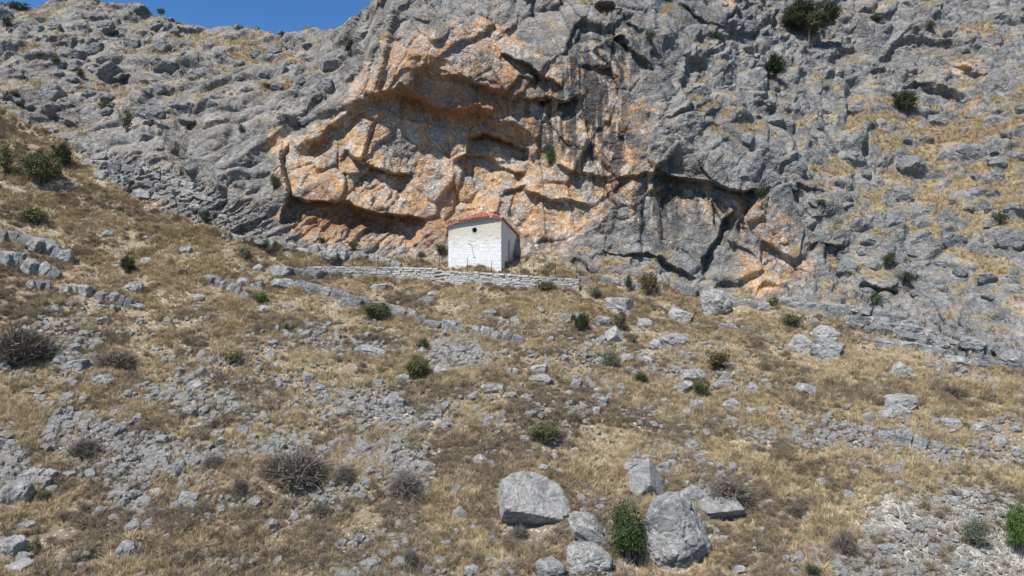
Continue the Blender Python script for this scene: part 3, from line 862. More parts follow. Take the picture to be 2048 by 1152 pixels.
BIG = [
 (1066,1010,150,108,'flat',0,0,'massive flat-topped boulder with bright top and dark shaded front in the dry grass'),
 (1352,1072,142,170,'furrow',1,0,'huge rounded boulder with wavy furrows beside the large leafy bush'),
 (1300,962,78,92,'point',1,0,'tall pointed boulder with lit left face leaning above the furrowed boulder'),
 (1446,1014,104,64,'wedge',1,0,'pale wedge boulder directly below the biggest grey dry shrub'),
 (1180,1062,58,92,'tilt',0,-38,'long slab boulder leaning between the flat-topped boulder and the leafy bush'),
 (1184,1126,104,66,'pit',0,12,'white pitted boulder at the lower frame edge left of the leafy bush'),
 (1106,1142,66,44,'pit',1,0,'cracked grey boulder cut by the lower frame edge beside the white pitted boulder'),
 (1387,990,50,40,'r',1,0,'small dark-sided boulder between the pointed boulder and the wedge boulder'),
 (1240,610,60,36,'b',0,12,'broad white boulder with dark right end below the tall browned bush'),
 (1437,608,66,64,'pit',0,0,'big white pitted boulder at the foot of the right cliff'),
 (1360,631,46,30,'b',0,20,'pale block with dark underside tilted in the grass below the white pitted boulder'),
 (1233,670,44,38,'point',0,0,'sharp white boulder with pitted right face beside the small green shrub'),
 (1346,681,62,34,'r',1,0,'smooth blue-grey boulder lying beside a smaller pale companion mid-slope'),
 (1655,668,62,34,'r',0,8,'upper boulder of the heap by the bedded ledges'),
 (1603,690,50,44,'r',0,5,'left boulder of the heap by the bedded ledges'),
 (1655,700,60,46,'b',1,18,'cracked lower right boulder of the heap by the bedded ledges'),
 (1803,806,72,30,'s',0,-8,'long pale overhanging boulder lying across the right slope'),
 (1798,822,56,26,'r',0,12,'rounded boulder tucked under the long pale overhanging boulder'),
 (1618,780,48,22,'s',1,24,'thin dark-edged slab tilted down the right slope alone in grass'),
 (1806,745,46,34,'s',0,30,'smooth tilted slab standing in straw below the bedded ledges'),
 (390,772,34,26,'r',0,0,'lone rounded boulder perched over bare red earth on the left slope'),
 (887,742,40,20,'s',0,12,'bright white slab alone in grass right of the olive bushes'),
 (740,703,62,20,'s',1,14,'long smooth grey slab sunk in grass below the long ledge'),
 (786,803,52,24,'r',1,4,'rounded grey boulder jutting over the broken earth bank'),
 (20,1096,58,36,'b',0,-6,'white-topped block at the lower left corner of the slope'),
 (247,1102,50,38,'r',0,0,'pale rounded boulder near the lower left corner with a smaller rock beside it'),
 (375,997,44,26,'b',0,0,'white-topped block casting a dark shadow in the lower left grass'),
 (925,1031,26,36,'p',0,-25,'upright triangular stone left of the flat-topped boulder'),
 (264,575,46,26,'r',0,8,'light domed boulder on the left slope right of the jointed ledge'),
 (290,522,28,18,'r',0,0,'white boulder next to the leafy dark bush on the left slope'),
 (1430,640,0,0,'',0,0,''),
 (1978,1052,30,26,'b',2,0,'brownish upright slab beside the grey-green bush on the gravel bank'),
 (1776,876,40,28,'b',1,0,'left block of the dark outcrop above the grassy track'),
 (1808,880,42,44,'b',1,6,'tallest block of the dark outcrop above the grassy track'),
 (1838,886,32,34,'b',1,10,'right dark-faced block of the outcrop above the grassy track'),
 (24,985,66,64,'r',1,20,'shadowed boulder under the thorny shrub at the left edge'),
 (235,818,34,16,'r',2,0,'rusty brown capstone resting on a tan rock above the rubble fan'),
 (65,952,36,30,'b',0,0,'square pale block at the lower edge of the rubble fan on the left'),
 (10,870,50,18,'s',2,0,'flat brownish slab at the left edge beside the rubble fan'),
]
for u, v, w, h, k, mi, roll, lb in BIG:
    if w: put_rock(u, v, w, h, k, mi, roll, lb)

SMALL = '''1291 648 30 25 r0|1208 644 36 26 p1|1135 635 30 14 s1|1380 708 26 11 s0|1203 683 24 26 p1|1177 693 18 17 b1|1253 717 35 20 s1|1290 720 36 16 s0|1200 722 34 18 r1|1305 739 17 15 r1|1310 690 30 26 r0
1082 759 50 22 r0|1076 738 35 18 b0|1030 745 16 18 p0|1152 770 20 24 b1|1150 757 14 12 p0|1190 765 14 10 r0|1184 773 16 8 s0|1212 762 17 14 r1|1241 773 24 14 r1|1220 778 18 14 b1|1196 780 20 12 r0|1242 786 18 12 r1
1193 793 32 14 r0|1206 806 20 26 b1|1193 823 18 20 b0|1390 752 58 30 r1|1370 776 45 28 p0|1450 770 22 20 r0|1504 779 28 30 r1|1463 812 36 32 r0|1395 810 28 24 b0|1333 806 20 20 r1|1290 822 14 12 r1|1376 827 20 18 b0|1505 822 24 14 s0
1050 794 20 14 r0|1096 790 16 10 r0|1110 797 20 9 s1|1139 786 20 12 r0|1767 761 30 10 s0|1775 830 36 17 r0|1795 832 12 12 r1|1697 814 20 14 p1|1738 835 26 24 r1|1735 860 26 22 r1|1566 826 18 14 r0|1574 847 32 20 p1|1872 842 20 16 r1|1902 848 38 20 b0
1904 866 24 14 b1|1960 856 42 22 b0|2005 880 30 18 r0|2034 859 22 14 r1|1995 860 20 12 r1|1809 856 14 10 r0|1712 949 18 22 b0|1644 963 22 17 r0|1697 990 17 20 b0|1755 969 14 10 r1|1858 973 22 13 r1|1800 970 20 20 p0|1930 988 34 20 r0|1866 1016 14 12 r0
1773 1101 28 20 b1|1926 1128 28 20 r1|1938 1115 18 20 r0|1735 1056 14 10 r0|1540 1005 20 14 r0|1676 992 14 12 p2|1600 1115 36 16 p0|1680 1145 30 10 s2|1830 1085 14 14 b2|1890 1065 16 14 b2|1840 1050 14 12 p2|1905 1090 16 10 s2|1912 1000 24 18 b1|1948 1035 20 16 b1|1985 1030 20 16 b1|1870 1095 22 14 b1|1990 1085 18 12 r1
213 467 26 15 s0|352 458 18 9 r1|370 500 25 18 r0|397 509 18 10 r1|515 537 26 18 r0|483 564 32 18 r0|515 574 30 24 b1|395 595 32 14 r0|483 540 14 8 b0|200 640 36 12 s0|165 629 12 8 b0|290 475 12 8 r0|258 667 18 10 s1|310 699 16 7 s0|395 613 18 8 s0|445 637 20 8 s0|520 615 20 8 s0
527 619 32 18 r0|577 611 18 13 r1|540 706 22 24 p0|862 589 22 14 r0|855 600 28 14 b1|816 587 16 12 r0|835 580 16 5 s0|961 576 14 14 p1|952 607 16 12 r0|916 603 14 12 p1|933 614 18 9 r0|980 625 32 14 s1|797 564 12 10 b0|757 573 32 12 s0|692 547 18 14 b0|1030 640 24 16 r1
805 758 28 20 r0|615 757 22 28 b0|757 768 18 20 b1|640 775 24 12 r1|716 760 20 10 s0|985 778 44 22 r0|1020 745 16 20 b0|788 841 38 14 s0|548 890 30 22 b1|617 868 14 12 p0|690 886 10 10 r0|700 900 20 14 p0|870 880 12 8 r0|853 898 18 14 b0|865 952 24 16 b2|935 918 14 12 r1|958 920 34 20 r0|933 931 12 10 r1
883 1035 16 10 r0|945 1056 18 14 r0|733 966 24 20 p1|720 992 32 20 s0|683 1086 22 12 s1|555 1105 14 14 p1|738 1137 28 12 r0|617 1035 20 10 r0|572 1018 10 12 b1|878 1122 28 18 r1|945 1141 34 20 r0|890 1088 30 16 p1|910 1060 14 12 r0|1050 880 20 20 r0|1060 905 20 16 p1|1110 915 16 16 r0|1120 945 20 14 r0
232 829 28 16 r2|272 838 24 26 r1|255 848 24 12 s1|228 843 22 12 b2|62 785 42 14 s2|80 797 26 16 p1|127 842 30 18 b1|140 857 26 14 b0|170 828 20 12 b1|17 888 22 18 b0|12 912 24 22 r0|95 952 28 26 b0|135 950 28 16 s0|250 903 22 14 b0|320 914 40 14 s1|289 900 14 20 b0|435 867 28 14 s1|320 875 16 12 r0|290 866 12 12 r0|412 833 14 10 b0
278 1096 18 22 r1|200 1025 24 22 b0|285 1003 42 20 r1|245 993 22 14 p0|333 1075 18 16 r0|45 1117 32 24 b1|40 1138 52 26 b0|52 1052 36 14 s1|460 1010 24 10 r0|472 1016 22 14 r0|415 1030 14 10 r0|180 1012 14 10 s0|310 985 30 16 r0|350 1010 24 16 r1|270 1040 22 12 r1|385 855 18 9 s0|375 842 14 10 r0|400 850 20 10 r1|485 860 26 20 r1|440 880 18 14 r0
495 800 14 8 s0|335 795 16 10 b0|265 790 14 12 b0|90 808 22 14 p0|340 760 12 10 r0|495 755 12 10 b1|150 730 40 24 b1|205 760 44 26 r1|35 700 34 26 r1|500 705 20 12 r0|310 880 12 10 b0
1090 905 14 12 b0|1150 900 18 12 r0|1215 880 14 10 r0|1290 880 12 9 r0|1265 935 34 22 s0|1330 938 34 24 b1|1285 945 30 16 r1|1270 950 18 24 b1|1420 930 16 14 r0|1470 935 22 16 r0|1500 955 14 10 r0|1520 1015 20 14 r0|1430 1082 18 16 b0|1450 1078 22 12 b0|1410 1050 12 18 r1
1480 1140 30 16 r0|1220 1045 16 12 r0|1165 1010 18 14 r0|1175 985 12 12 r1|1000 980 16 12 r0|960 975 18 10 r0|1085 935 26 12 r0|1540 870 18 10 b0|1640 885 20 14 b0|1680 890 24 14 b2|1705 900 16 12 b0|1600 880 16 12 r0|1740 895 20 12 r0|1880 895 22 14 b0|1920 910 16 10 b2|1970 880 18 12 b0|2030 900 24 14 b0
1278 925 26 14 b1|1292 915 20 12 b0|1268 968 16 12 r0|1345 928 22 18 p1|1372 968 18 14 b0|1402 965 16 14 r1|1395 1020 14 10 r0|1432 1062 16 12 r1|1150 1015 16 12 r0|1160 1030 14 10 b0|1205 1090 16 14 b1|1215 1140 22 18 r0|1020 1060 14 10 b0|985 1040 14 10 r0|1050 950 18 10 b0|1075 952 14 10 r0
'''
for it in SMALL.replace('\n', '|').split('|'):
    f = it.split()
    if len(f) == 5:
        u, v, w, h = map(float, f[:4])
        put_rock(u, v, w, h, f[4][0], int(f[4][1]))

# ---- ledges: rows of jointed blocks
LEDGES = [
 ('upper row of grey blocks on the left slope running in from the frame edge', [(-10,468),(40,474),(90,496),(138,524)], 30, 7, 1),
 ('jointed ledge of thick grey blocks at the left edge', [(-8,512),(40,526),(80,536),(108,556)], 40, 6, 1),
 ('two lower blocks under the jointed ledge at the left edge', [(50,562),(100,572)], 26, 3, 1),
 ('ledge of upright jointed blocks stepping down the left slope', [(118,576),(160,580),(205,590),(260,606),(285,614)], 26, 10, 0),
 ('short row of small blocks under the stepping ledge on the left slope', [(190,612),(250,620)], 14, 5, 0),
 ('broken ledge of grey blocks on the slope left of the long ledge', [(408,556),(440,562),(465,578),(498,594)], 22, 6, 1),
 ('long ledge of grey blocks running below the retaining wall', [(545,562),(610,574),(665,588),(700,602),(760,612),(805,628),(850,640),(895,652),(925,660)], 24, 15, 1),
 ('ribbed ledge of four smooth blocks below the retaining wall', [(940,660),(975,664),(1045,682)], 26, 5, 1),
 ('pair of flat blocks at the left end of the retaining wall', [(545,540),(648,547)], 20, 3, 1),
 ('row of weathered blocks behind the fence left of the chapel', [(640,505),(700,508),(760,520),(800,527)], 16, 7, 0),
 ('low blocks under the orange strata left of the chapel', [(560,496),(610,500),(655,492)], 14, 4, 0),
 ('top bedded row of the left strata below the hill', [(165,322),(240,330),(310,348),(390,372)], 13, 11, 0),
 ('middle bedded row of the left strata below the hill', [(190,348),(270,360),(350,378),(425,400)], 13, 11, 0),
 ('lowest bedded row of the left strata below the hill', [(240,380),(330,398),(420,424),(470,440)], 13, 10, 0),
 ('bedded row ending beside the cave floor on the left', [(440,470),(520,478),(590,492)], 13, 8, 0),
 ('topmost grey course of the bedded ledges at the right', [(1560,600),(1660,614),(1760,628),(1840,650)], 17, 10, 1),
 ('second grey course of the bedded ledges at the right', [(1660,630),(1740,642),(1820,655),(1900,672)], 16, 9, 1),
 ('third grey course of the bedded ledges at the right', [(1690,652),(1780,662),(1860,678),(1925,695)], 18, 8, 1),
 ('lowest grey course of the bedded ledges at the right', [(1755,684),(1830,690),(1900,712)], 18, 6, 1),
 ('stack of long tilted slabs at the right frame edge', [(1930,680),(1990,695),(2050,720)], 20, 4, 1),
 ('lower slabs below the tilted stack at the right frame edge', [(1900,715),(1960,725),(2035,735)], 20, 4, 1),
 ('row of white weathered edges on the earth bank right of the perched boulder', [(600,795),(660,805),(720,818)], 9, 9, 0),
 ('thin white edges crossing the earth bank mid-slope', [(850,806),(920,822),(1015,842)], 9, 12, 0),
 ('flat grey rock step at the foot of the right cliff', [(1190,552),(1230,560),(1280,572)], 16, 5, 1),
 ('long grey step of rock below the white pitted boulder', [(1440,650),(1515,658)], 12, 4, 1),
 ('broad grey slabs at the foot of the right cliff', [(1350,578),(1400,582),(1480,600),(1540,616)], 20, 6, 1),
]
for lb, pts, h, n, mi in LEDGES:
    mid = pts[len(pts) // 2]
    c0 = cast(*mid)
    root = empty('rock_ledge', c0)
    tag(root, lb, 'rock ledge', 'ledges of jointed limestone blocks')
    bpy.context.view_layer.update()
    L = [0.0]
    for a, b in zip(pts[:-1], pts[1:]): L.append(L[-1] + math.hypot(b[0] - a[0], b[1] - a[1]))
    wts = np.random.default_rng(int(mid[0])).uniform(0.55, 1.6, n); wts = wts / wts.sum() * L[-1]
    pos = 0.0
    for k in range(n):
        w = wts[k]; m = pos + w / 2; pos += w
        j = max(i for i in range(len(L) - 1) if L[i] <= m)
        t = (m - L[j]) / (L[j + 1] - L[j])
        u = pts[j][0] + t * (pts[j + 1][0] - pts[j][0]); v = pts[j][1] + t * (pts[j + 1][1] - pts[j][1])
        ang = math.degrees(math.atan2(pts[j + 1][1] - pts[j][1], pts[j + 1][0] - pts[j][0]))
        hh = h * (random.uniform(0.9, 1.3) if mi == 1 else random.uniform(0.55, 1.3))
        if mi == 0 and random.random() < 0.10: continue
        w *= 1.22 if mi == 1 else 1.0
        o = put_rock(u, v + random.uniform(-0.18, 0.18) * h, max(w * random.uniform(0.9, 1.15), 5), hh, random.choice('lllbbr'), random.choice((mi, mi, 3)), ang + random.uniform(-9, 9), 'x', 0.9, 0.16 + random.uniform(0, 0.12), name='block', parent=root)
        o.location = o.location - c0

# ---- embedded outcrops on the two rocky slopes
def in_any(u, v):
    return inpoly(HILL_R, np.array([u]), np.array([v]))[0] or inpoly(HILL_L, np.array([u]), np.array([v]))[0]
rr = random.Random(31)
OUT = []
tries = 0
while len(OUT) < 125 and tries < 6000:
    tries += 1
    if rr.random() < 0.62:
        u, v = rr.uniform(1480, 2060), rr.uniform(200, 600)
    else:
        u, v = rr.uniform(0, 690), rr.uniform(8, 240)
    w = rr.choice((18, 22, 26, 30, 36, 46, 58))
    if not in_any(u, v) or any(abs(u - a) < (w + ww) * 0.5 and abs(v - b) < (w + ww) * 0.36 for a, b, ww in OUT): continue
    if not inpoly([(p[0], p[1] + 12) for p in SKY.tolist()] + [(2500, 900), (-400, 900)], np.array([u]), np.array([v]))[0]: continue
    OUT.append((u, v, w))
for u, v, w in OUT:
    o = put_rock(u, v, w, w * rr.uniform(0.5, 0.78), rr.choice('rrrbp'), 3, rr.uniform(-5, 32) if u > 1200 else rr.uniform(-25, 15), 'x', 0.95, 0.20, name='outcrop', parent=None, cat='outcrop',
                 group='limestone outcrops on the rocky slopes')
    del o['label']
    later(o, f'{SZ(w)} {"blue-grey" if u > 1200 else "pale grey"} outcrop', u, v)
# ------------------------------------------------------------------ the chapel
M_PLASTER = None
def mat_chapel(zfloor):
    t = NT('whitewashed_masonry', 0.9)
    p = t.geo()
    n1 = t.noise(p, 1.3, 6, 0.7); n2 = t.noise(p, 6.0, 6, 0.75)
    sx = t.n('ShaderNodeSeparateXYZ'); t.put(sx.inputs[0], p)
    wl = t.ramp(t.math('ADD', sx.outputs[2], t.math('MULTIPLY', t.math('SUBTRACT', n1, 0.5), 2.0)), zfloor + 1.7, zfloor + 3.2)   # the limewash stops about here
    base = t.mix(t.ramp(n2, 0.35, 0.65), (0.66, 0.655, 0.63), (0.82, 0.81, 0.79))
    bare = t.mix(t.ramp(n2, 0.3, 0.7), (0.43, 0.39, 0.31), (0.66, 0.615, 0.52))
    c = t.mix(wl, base, bare)
    c = t.mix(t.math('MULTIPLY', t.ramp(n2, 0.42, 0.30), 0.5), c, (0.40, 0.38, 0.34))
    return t.done(c, t.bump(t.noise(p, 9.0, 6, 0.75), 0.03, 0.9))
c0 = cast(949, 533)
M_CHAPEL = mat_chapel(c0.z)
M_LIME = mat_plain('limewashed_stone', (0.60, 0.60, 0.58), (0.84, 0.835, 0.82), 3.5, 0.9, 0.015)
M_SIDE = mat_plain('beige_render', (0.68, 0.63, 0.545), (0.80, 0.755, 0.67), 2.0, 0.9, 0.02)  # albedo raised to make up for the light this shaded wall lacks
M_MORTAR_SHADE = mat_plain('grey_mortar_and_eave_shade', (0.34, 0.34, 0.32), (0.50, 0.49, 0.46), 4.0)  # grey of the window ring; on the top course it paints the eave's shadow
M_DARK = mat_plain('dark_interior', (0.02, 0.02, 0.022), (0.035, 0.034, 0.032), 3.0)
M_IRON = mat_plain('rusted_iron', (0.05, 0.045, 0.042), (0.10, 0.08, 0.065), 12.0, 0.6)
M_PAINT = mat_plain('white_paint', (0.76, 0.76, 0.75), (0.82, 0.82, 0.81), 8.0, 0.6)
M_BOARD = mat_plain('grey_board', (0.17, 0.16, 0.15), (0.30, 0.285, 0.265), 9.0)
M_GLASS = mat_plain('dim_glass', (0.02, 0.028, 0.038), (0.03, 0.04, 0.052), 2.0, 0.25, 0.0)
def mat_tile():
    t = NT('terracotta', 0.85)
    rn = t.rnd(); p = t.geo()
    c = t.mix(rn, (0.33, 0.125, 0.085), (0.50, 0.25, 0.185))
    c = t.mix(t.ramp(t.noise(p, 7.0, 4, 0.7), 0.55, 0.75), c, (0.42, 0.22, 0.14))
    return t.done(c)
M_TILE = mat_tile()

from mathutils.geometry import tessellate_polygon
CH = empty('chapel', Vector((c0.x, c0.y, c0.z)), R(-17))
tag(CH, 'small whitewashed stone chapel with red tiled roof standing before the cave cliff', 'chapel')
CZ = c0.z
kf = c0.y / FPX
zz = lambda v: (CV - v) * kf - CZ                  # height above the chapel floor of a level seen at that row
W2 = 107 * kf / math.cos(R(17)) / 2
zl, zr = zz(452.5), zz(439)
front = [(-W2, -0.9), (W2, -0.9), (W2, zr), (W2 - 0.85, zz(437.0)), (-W2 + 0.9, zz(445.5)), (-W2, zl)]
ox, oz, orad = 0.0, zz(460), 0.25
hole = [(ox + orad * math.cos(a), oz + orad * math.sin(a)) for a in np.linspace(0, 2 * math.pi, 20, endpoint=False)]
DL, zb = 7.3, zr - 1.75
pts = [Vector((x, z, 0)) for x, z in front] + [Vector((x, z, 0)) for x, z in hole]
tris = tessellate_polygon([pts[:6], pts[6:]])
mb = MB()
mb.add([(q.x, 0, q.y) for q in pts], tris)
mb.add([(x, 0.3 * k, z) for k in (0, 1) for x, z in hole], [(i, (i + 1) % 20, 20 + (i + 1) % 20, 20 + i) for i in range(20)])
# back wall; the two long walls below are cut round the side window
mb.add([(-W2, DL, -0.9), (W2, DL, -0.9), (W2, DL, zb), (-W2, DL, zb - 0.4)], [(0, 1, 2, 3)])
mb.add([(-W2, 0, -0.9), (-W2, DL, -0.9), (-W2, DL, zb - 0.4), (-W2, 0, zl)], [(0, 1, 2, 3)])
wall = mb.build('wall', M_CHAPEL, CH)
zt = lambda y: zr + (zb - zr) * y / DL
y0, y1, wz0, wz1 = 2.25, 2.85, 0.7, 2.5
sb = MB()
arch = [(y0, wz0), (y1, wz0), (y1, wz1)] + [((y0 + y1) / 2 + 0.2 * math.cos(a), wz1 + 0.34 * math.sin(a)) for a in np.linspace(0, math.pi, 8)[1:-1]] + [(y0, wz1)]
outer = [(0, -0.9), (DL, -0.9), (DL, zb), (0, zr)]
pp = [Vector((a, b, 0)) for a, b in outer] + [Vector((a, b, 0)) for a, b in arch]
sb.add([(W2, q.x, q.y) for q in pp], tessellate_polygon([pp[:4], pp[4:]]))
na = len(arch)
sb.add([(W2 - 0.28 * k, a, b) for k in (0, 1) for a, b in arch], [(i, (i + 1) % na, na + (i + 1) % na, na + i) for i in range(na)])
sb.build('side_wall', M_SIDE, CH)
wn_ = MB().add([(W2 - 0.20, a, b) for a, b in arch], [tuple(range(na))]).build('window', M_GLASS, CH)
fr = MB()
fr.box(W2 - 0.2, W2 - 0.15, y0, y0 + 0.045, wz0, wz1); fr.box(W2 - 0.2, W2 - 0.15, y1 - 0.045, y1, wz0, wz1); fr.box(W2 - 0.2, W2 - 0.155, y0 + 0.045, y1 - 0.045, (wz0 + wz1) / 2, (wz0 + wz1) / 2 + 0.05)
fr.build('frame', M_BOARD, wn_)
oc = MB().add([(ox + 0.3 * math.cos(a), 0.29, oz + 0.3 * math.sin(a)) for a in np.linspace(0, 2 * math.pi, 20, endpoint=False)], [tuple(range(20))]).build('round_window', M_DARK, CH)
rg = MB()
for k in range(20):
    a, b = 2 * math.pi * k / 20, 2 * math.pi * (k + 1) / 20
    q = [(ox + r_ * math.cos(t_), y_, oz + r_ * math.sin(t_)) for t_ in (a, b) for r_, y_ in ((orad, 0.05), (orad, -0.025), (orad + 0.06, -0.025), (orad + 0.06, 0.0))]
    rg.add(q, [(0, 1, 5, 4), (1, 2, 6, 5), (2, 3, 7, 6)])
rg.build('frame', M_MORTAR_SHADE, oc)
# facing stones of the limewashed part
def stone_mesh(name, seed, mat, rough=0.10):
    g = np.random.default_rng(seed)
    bm = bmesh.new(); bmesh.ops.create_cube(bm, size=1.0)
    bmesh.ops.bevel(bm, geom=bm.edges[:], offset=0.09, segments=1, affect='EDGES')
    for v in bm.verts:
        v.co += Vector(g.normal(size=3) * rough * np.array([0.35, 0.45, 0.5]))
    me = bpy.data.meshes.new(name); bm.to_mesh(me); bm.free(); me.materials.append(mat); return me
STN = [stone_mesh('stone', 200 + i, M_CHAPEL, 0.08) for i in range(6)]
rs = random.Random(5)
z = -0.15; ns = 0
while z < 3.0:
    hgt = rs.uniform(0.17, 0.26)
    x = -W2 + 0.01
    while x < W2 - 0.05:
        wd = min(rs.uniform(0.28, 0.75), W2 - 0.01 - x)
        if wd > 0.12 and (math.hypot(x + wd / 2 - ox, z + hgt / 2 - oz) > 0.7) and rs.random() < (1.0 if z < 1.9 else 0.6 if z < 2.4 else 0.25) and ns < 290:
            o = bpy.data.objects.new('stone', rs.choice(STN)); ns += 1
            o.scale = (wd * 0.965, 0.07, hgt * 0.91); o.location = (x + wd / 2, 0.012 + rs.uniform(-0.006, 0.006), z + hgt / 2)
            o.rotation_euler = (0, rs.uniform(-0.02, 0.02), rs.uniform(-0.02, 0.02))
            link(o, CH)
        x += wd
    z += hgt
# corner stones up to the eaves
z = 0.0
while z < zr - 0.25:
    hq = rs.uniform(0.22, 0.34)
    for sx_ in (-1, 1):
        if z + hq < (zl if sx_ < 0 else zr) - 0.05:
            o = bpy.data.objects.new('corner_stone', STN[rs.randrange(6)])
            wq = rs.uniform(0.3, 0.5)
            o.scale = (wq, 0.26, hq * 0.95); o.location = (sx_ * (W2 - wq / 2 + 0.012), 0.118, z + hq / 2); link(o, CH)
    z += hq
# top course under the eave, its grey standing in for the eave's shadow
E = [Vector((-W2 - 0.24, -0.22, zl - 0.02)), Vector((-W2 + 0.9, -0.30, zz(444.0))), Vector((W2 - 0.85, -0.30, zz(435.0))), Vector((W2 + 0.12, -0.16, zr + 0.07))]
cb = MB()
for a, b in ((0, 1), (1, 2), (2, 3)):
    xa, xb = max(min(E[a].x, W2), -W2), max(min(E[b].x, W2), -W2)
    za = zl if a == 0 else E[a].z - 0.07; zb_ = zr if b == 3 else E[b].z - 0.07
    cb.add([(xa, -0.06, za - 0.22), (xb, -0.06, zb_ - 0.22), (xb, -0.06, zb_), (xa, -0.06, za), (xa, 0.02, za - 0.22), (xb, 0.02, zb_ - 0.22), (xb, 0.02, zb_), (xa, 0.02, za)],
           [(0, 1, 2, 3), (4, 7, 6, 5), (0, 4, 5, 1), (3, 2, 6, 7), (0, 3, 7, 4), (1, 5, 6, 2)])
cb.build('eave_shade_course', M_MORTAR_SHADE, CH)
A = Vector((0.35, 1.15, zz(425.5) * 1.012 + 0.06)); BL = Vector((-W2 - 0.2, DL + 0.1, zb - 0.35)); BR = Vector((W2 + 0.12, DL + 0.1, zb + 0.06)); BT = Vector((0.2, DL + 0.1, zb + 1.0))
vv = [*E, A, BL, BR, BT]
th = Vector((0, 0, -0.07))
ff = [(0, 1, 4), (1, 2, 4), (2, 3, 4), (3, 6, 7, 4), (0, 4, 7, 5), (5, 7, 6)]
per = [0, 1, 2, 3, 6, 7, 5]
roof = MB().add(vv + [q + th for q in vv], ff + [tuple(i + 8 for i in reversed(f)) for f in ff] + [(per[(i + 1) % 7], per[i], per[i] + 8, per[(i + 1) % 7] + 8) for i in range(7)]).build('roof', M_TILE, CH)
tm = MB()
nseg = 6
for k in range(2):
    tm.v += [(0.5 * (1.0 - 0.12 * k) * math.cos(math.pi * i / nseg), k * 1.0 - 0.5, 0.62 * math.sin(math.pi * i / nseg) + 0.15 * (1 - k)) for i in range(nseg + 1)]
tm.f = [(i, i + 1, nseg + 2 + i, nseg + 1 + i) for i in range(nseg)] + [tuple(reversed(range(nseg + 1)))]
tile_me = tm.mesh('tile', M_TILE, False)
nt = 0
for a, b, c in ((E[0], E[1], A), (E[1], E[2], A), (E[2], E[3], A), (E[3], BR, A), (BR, BT, A)):
    base = b - a; ln = base.length; e = base / ln
    sA = (c - a).dot(e); foot = a + e * sA; up = c - foot; H_ = up.length; upn = up / H_
    nrm = e.cross(upn); nrm = nrm if nrm.z > 0 else -nrm
    rotm = Matrix((e if e.cross(upn).dot(nrm) > 0 else -e, upn, nrm)).transposed().to_quaternion()
    s_ = 0.11
    while s_ < ln:
        hm = H_ * (s_ / sA if s_ < sA else (ln - s_) / (ln - sA)) if 0 < sA < ln else (H_ * min(1.0, s_ / max(sA, 0.1)) if sA >= ln else H_ * (ln - s_) / (ln - sA))
        r_ = 0.0
        while r_ + 0.1 < hm:
            if nt < 298:
                o = bpy.data.objects.new('tile', tile_me); nt += 1
                l_ = min(0.40, hm - r_ + 0.08)
                o.scale = (0.235, l_, 0.24); o.rotation_mode = 'QUATERNION'; o.rotation_quaternion = rotm
                o.location = a + e * s_ + upn * (r_ + l_ / 2 - 0.03) + nrm * 0.012 + Vector((random.uniform(-.008, .008), 0, random.uniform(-.006, .006)))
                link(o, roof)
            r_ += 0.36
        s_ += 0.27
cr = MB(); cr.box(-0.035, 0.035, -0.03, 0.03, -0.05, 0.62); cr.box(-0.19, -0.035, -0.029, 0.029, 0.33, 0.41); cr.box(0.035, 0.19, -0.029, 0.029, 0.33, 0.41)
cr.box(-0.09, 0.09, -0.09, 0.09, -0.06, 0.05)
cro = cr.build('cross', M_PAINT, CH); cro.location = A + Vector((-0.02, -0.05, 0.03))
brk = MB(); brk.tube([(-0.28, 0.02, zz(490.5)), (-0.28, -0.80, zz(490.5) + 0.05)], 0.028, 6); brk.tube([(-0.40, -0.78, zz(490.5) + 0.05), (-0.16, -0.78, zz(490.5) + 0.05)], 0.022, 5)
brk.build('bracket', M_IRON, CH)

# ------------------------------------------------------------------ retaining wall of dry stone
M_WALLSTONE = mat_plain('wall_limestone', (0.30, 0.282, 0.255), (0.62, 0.59, 0.54), 1.9, 0.9, 0.03)
M_WALLCORE = mat_plain('wall_joints', (0.07, 0.062, 0.05), (0.15, 0.13, 0.105), 8.0)
WSTN = [stone_mesh('stone', 300 + i, M_WALLSTONE, 0.13) for i in range(8)]
WL = [(612,533,549),(700,533,552),(790,534,560),(872,536,567),(882,542,568),(1000,547,575),(1080,553,580),(1158,558,583)]
wp = []
for u, vt, vb in WL:
    g_ = cast(u, vb); wp.append((g_.x, g_.y, (CV - vt) / FPX * g_.y, min(g_.z, (CV - vt) / FPX * g_.y - 0.5)))
WR = empty('retaining_wall', Vector((wp[4][0], wp[4][1], wp[4][3])))
tag(WR, 'long dry stone retaining wall of pale flat stones below the chapel', 'wall')
wo = WR.location
core = MB()
for (x0, y0_, t0, b0), (x1, y1_, t1, b1_) in zip(wp[:-1], wp[1:]):
    d_ = Vector((x1 - x0, y1_ - y0_, 0)).normalized(); nn_ = Vector((-d_.y, d_.x, 0)) if d_.x > 0 else Vector((d_.y, -d_.x, 0))
    q = []
    for off in (0.10, 0.62):
        for (x, y, t_, b_) in ((x0, y0_, t0, b0), (x1, y1_, t1, b1_)):
            q += [Vector((x, y, b_ - 0.7)) + nn_ * off - wo, Vector((x, y, t_ - 0.07)) + nn_ * off - wo]
    core.add(q, [(0, 2, 3, 1), (4, 5, 7, 6), (1, 3, 7, 5), (0, 1, 5, 4), (2, 6, 7, 3)])
core.build('core', M_WALLCORE, WR)
cum = [0.0]
for a, b in zip(wp[:-1], wp[1:]): cum.append(cum[-1] + math.hypot(b[0] - a[0], b[1] - a[1]))
rw = random.Random(12)
def wall_at(s):
    j = max(i for i in range(len(cum) - 1) if cum[i] <= s + 1e-6); t = min((s - cum[j]) / (cum[j + 1] - cum[j]), 1)
    a, b = wp[j], wp[j + 1]
    return [a[i] + t * (b[i] - a[i]) for i in range(4)], math.atan2(b[1] - a[1], b[0] - a[0])
rest_v, stones = MB(), 0
lay = []
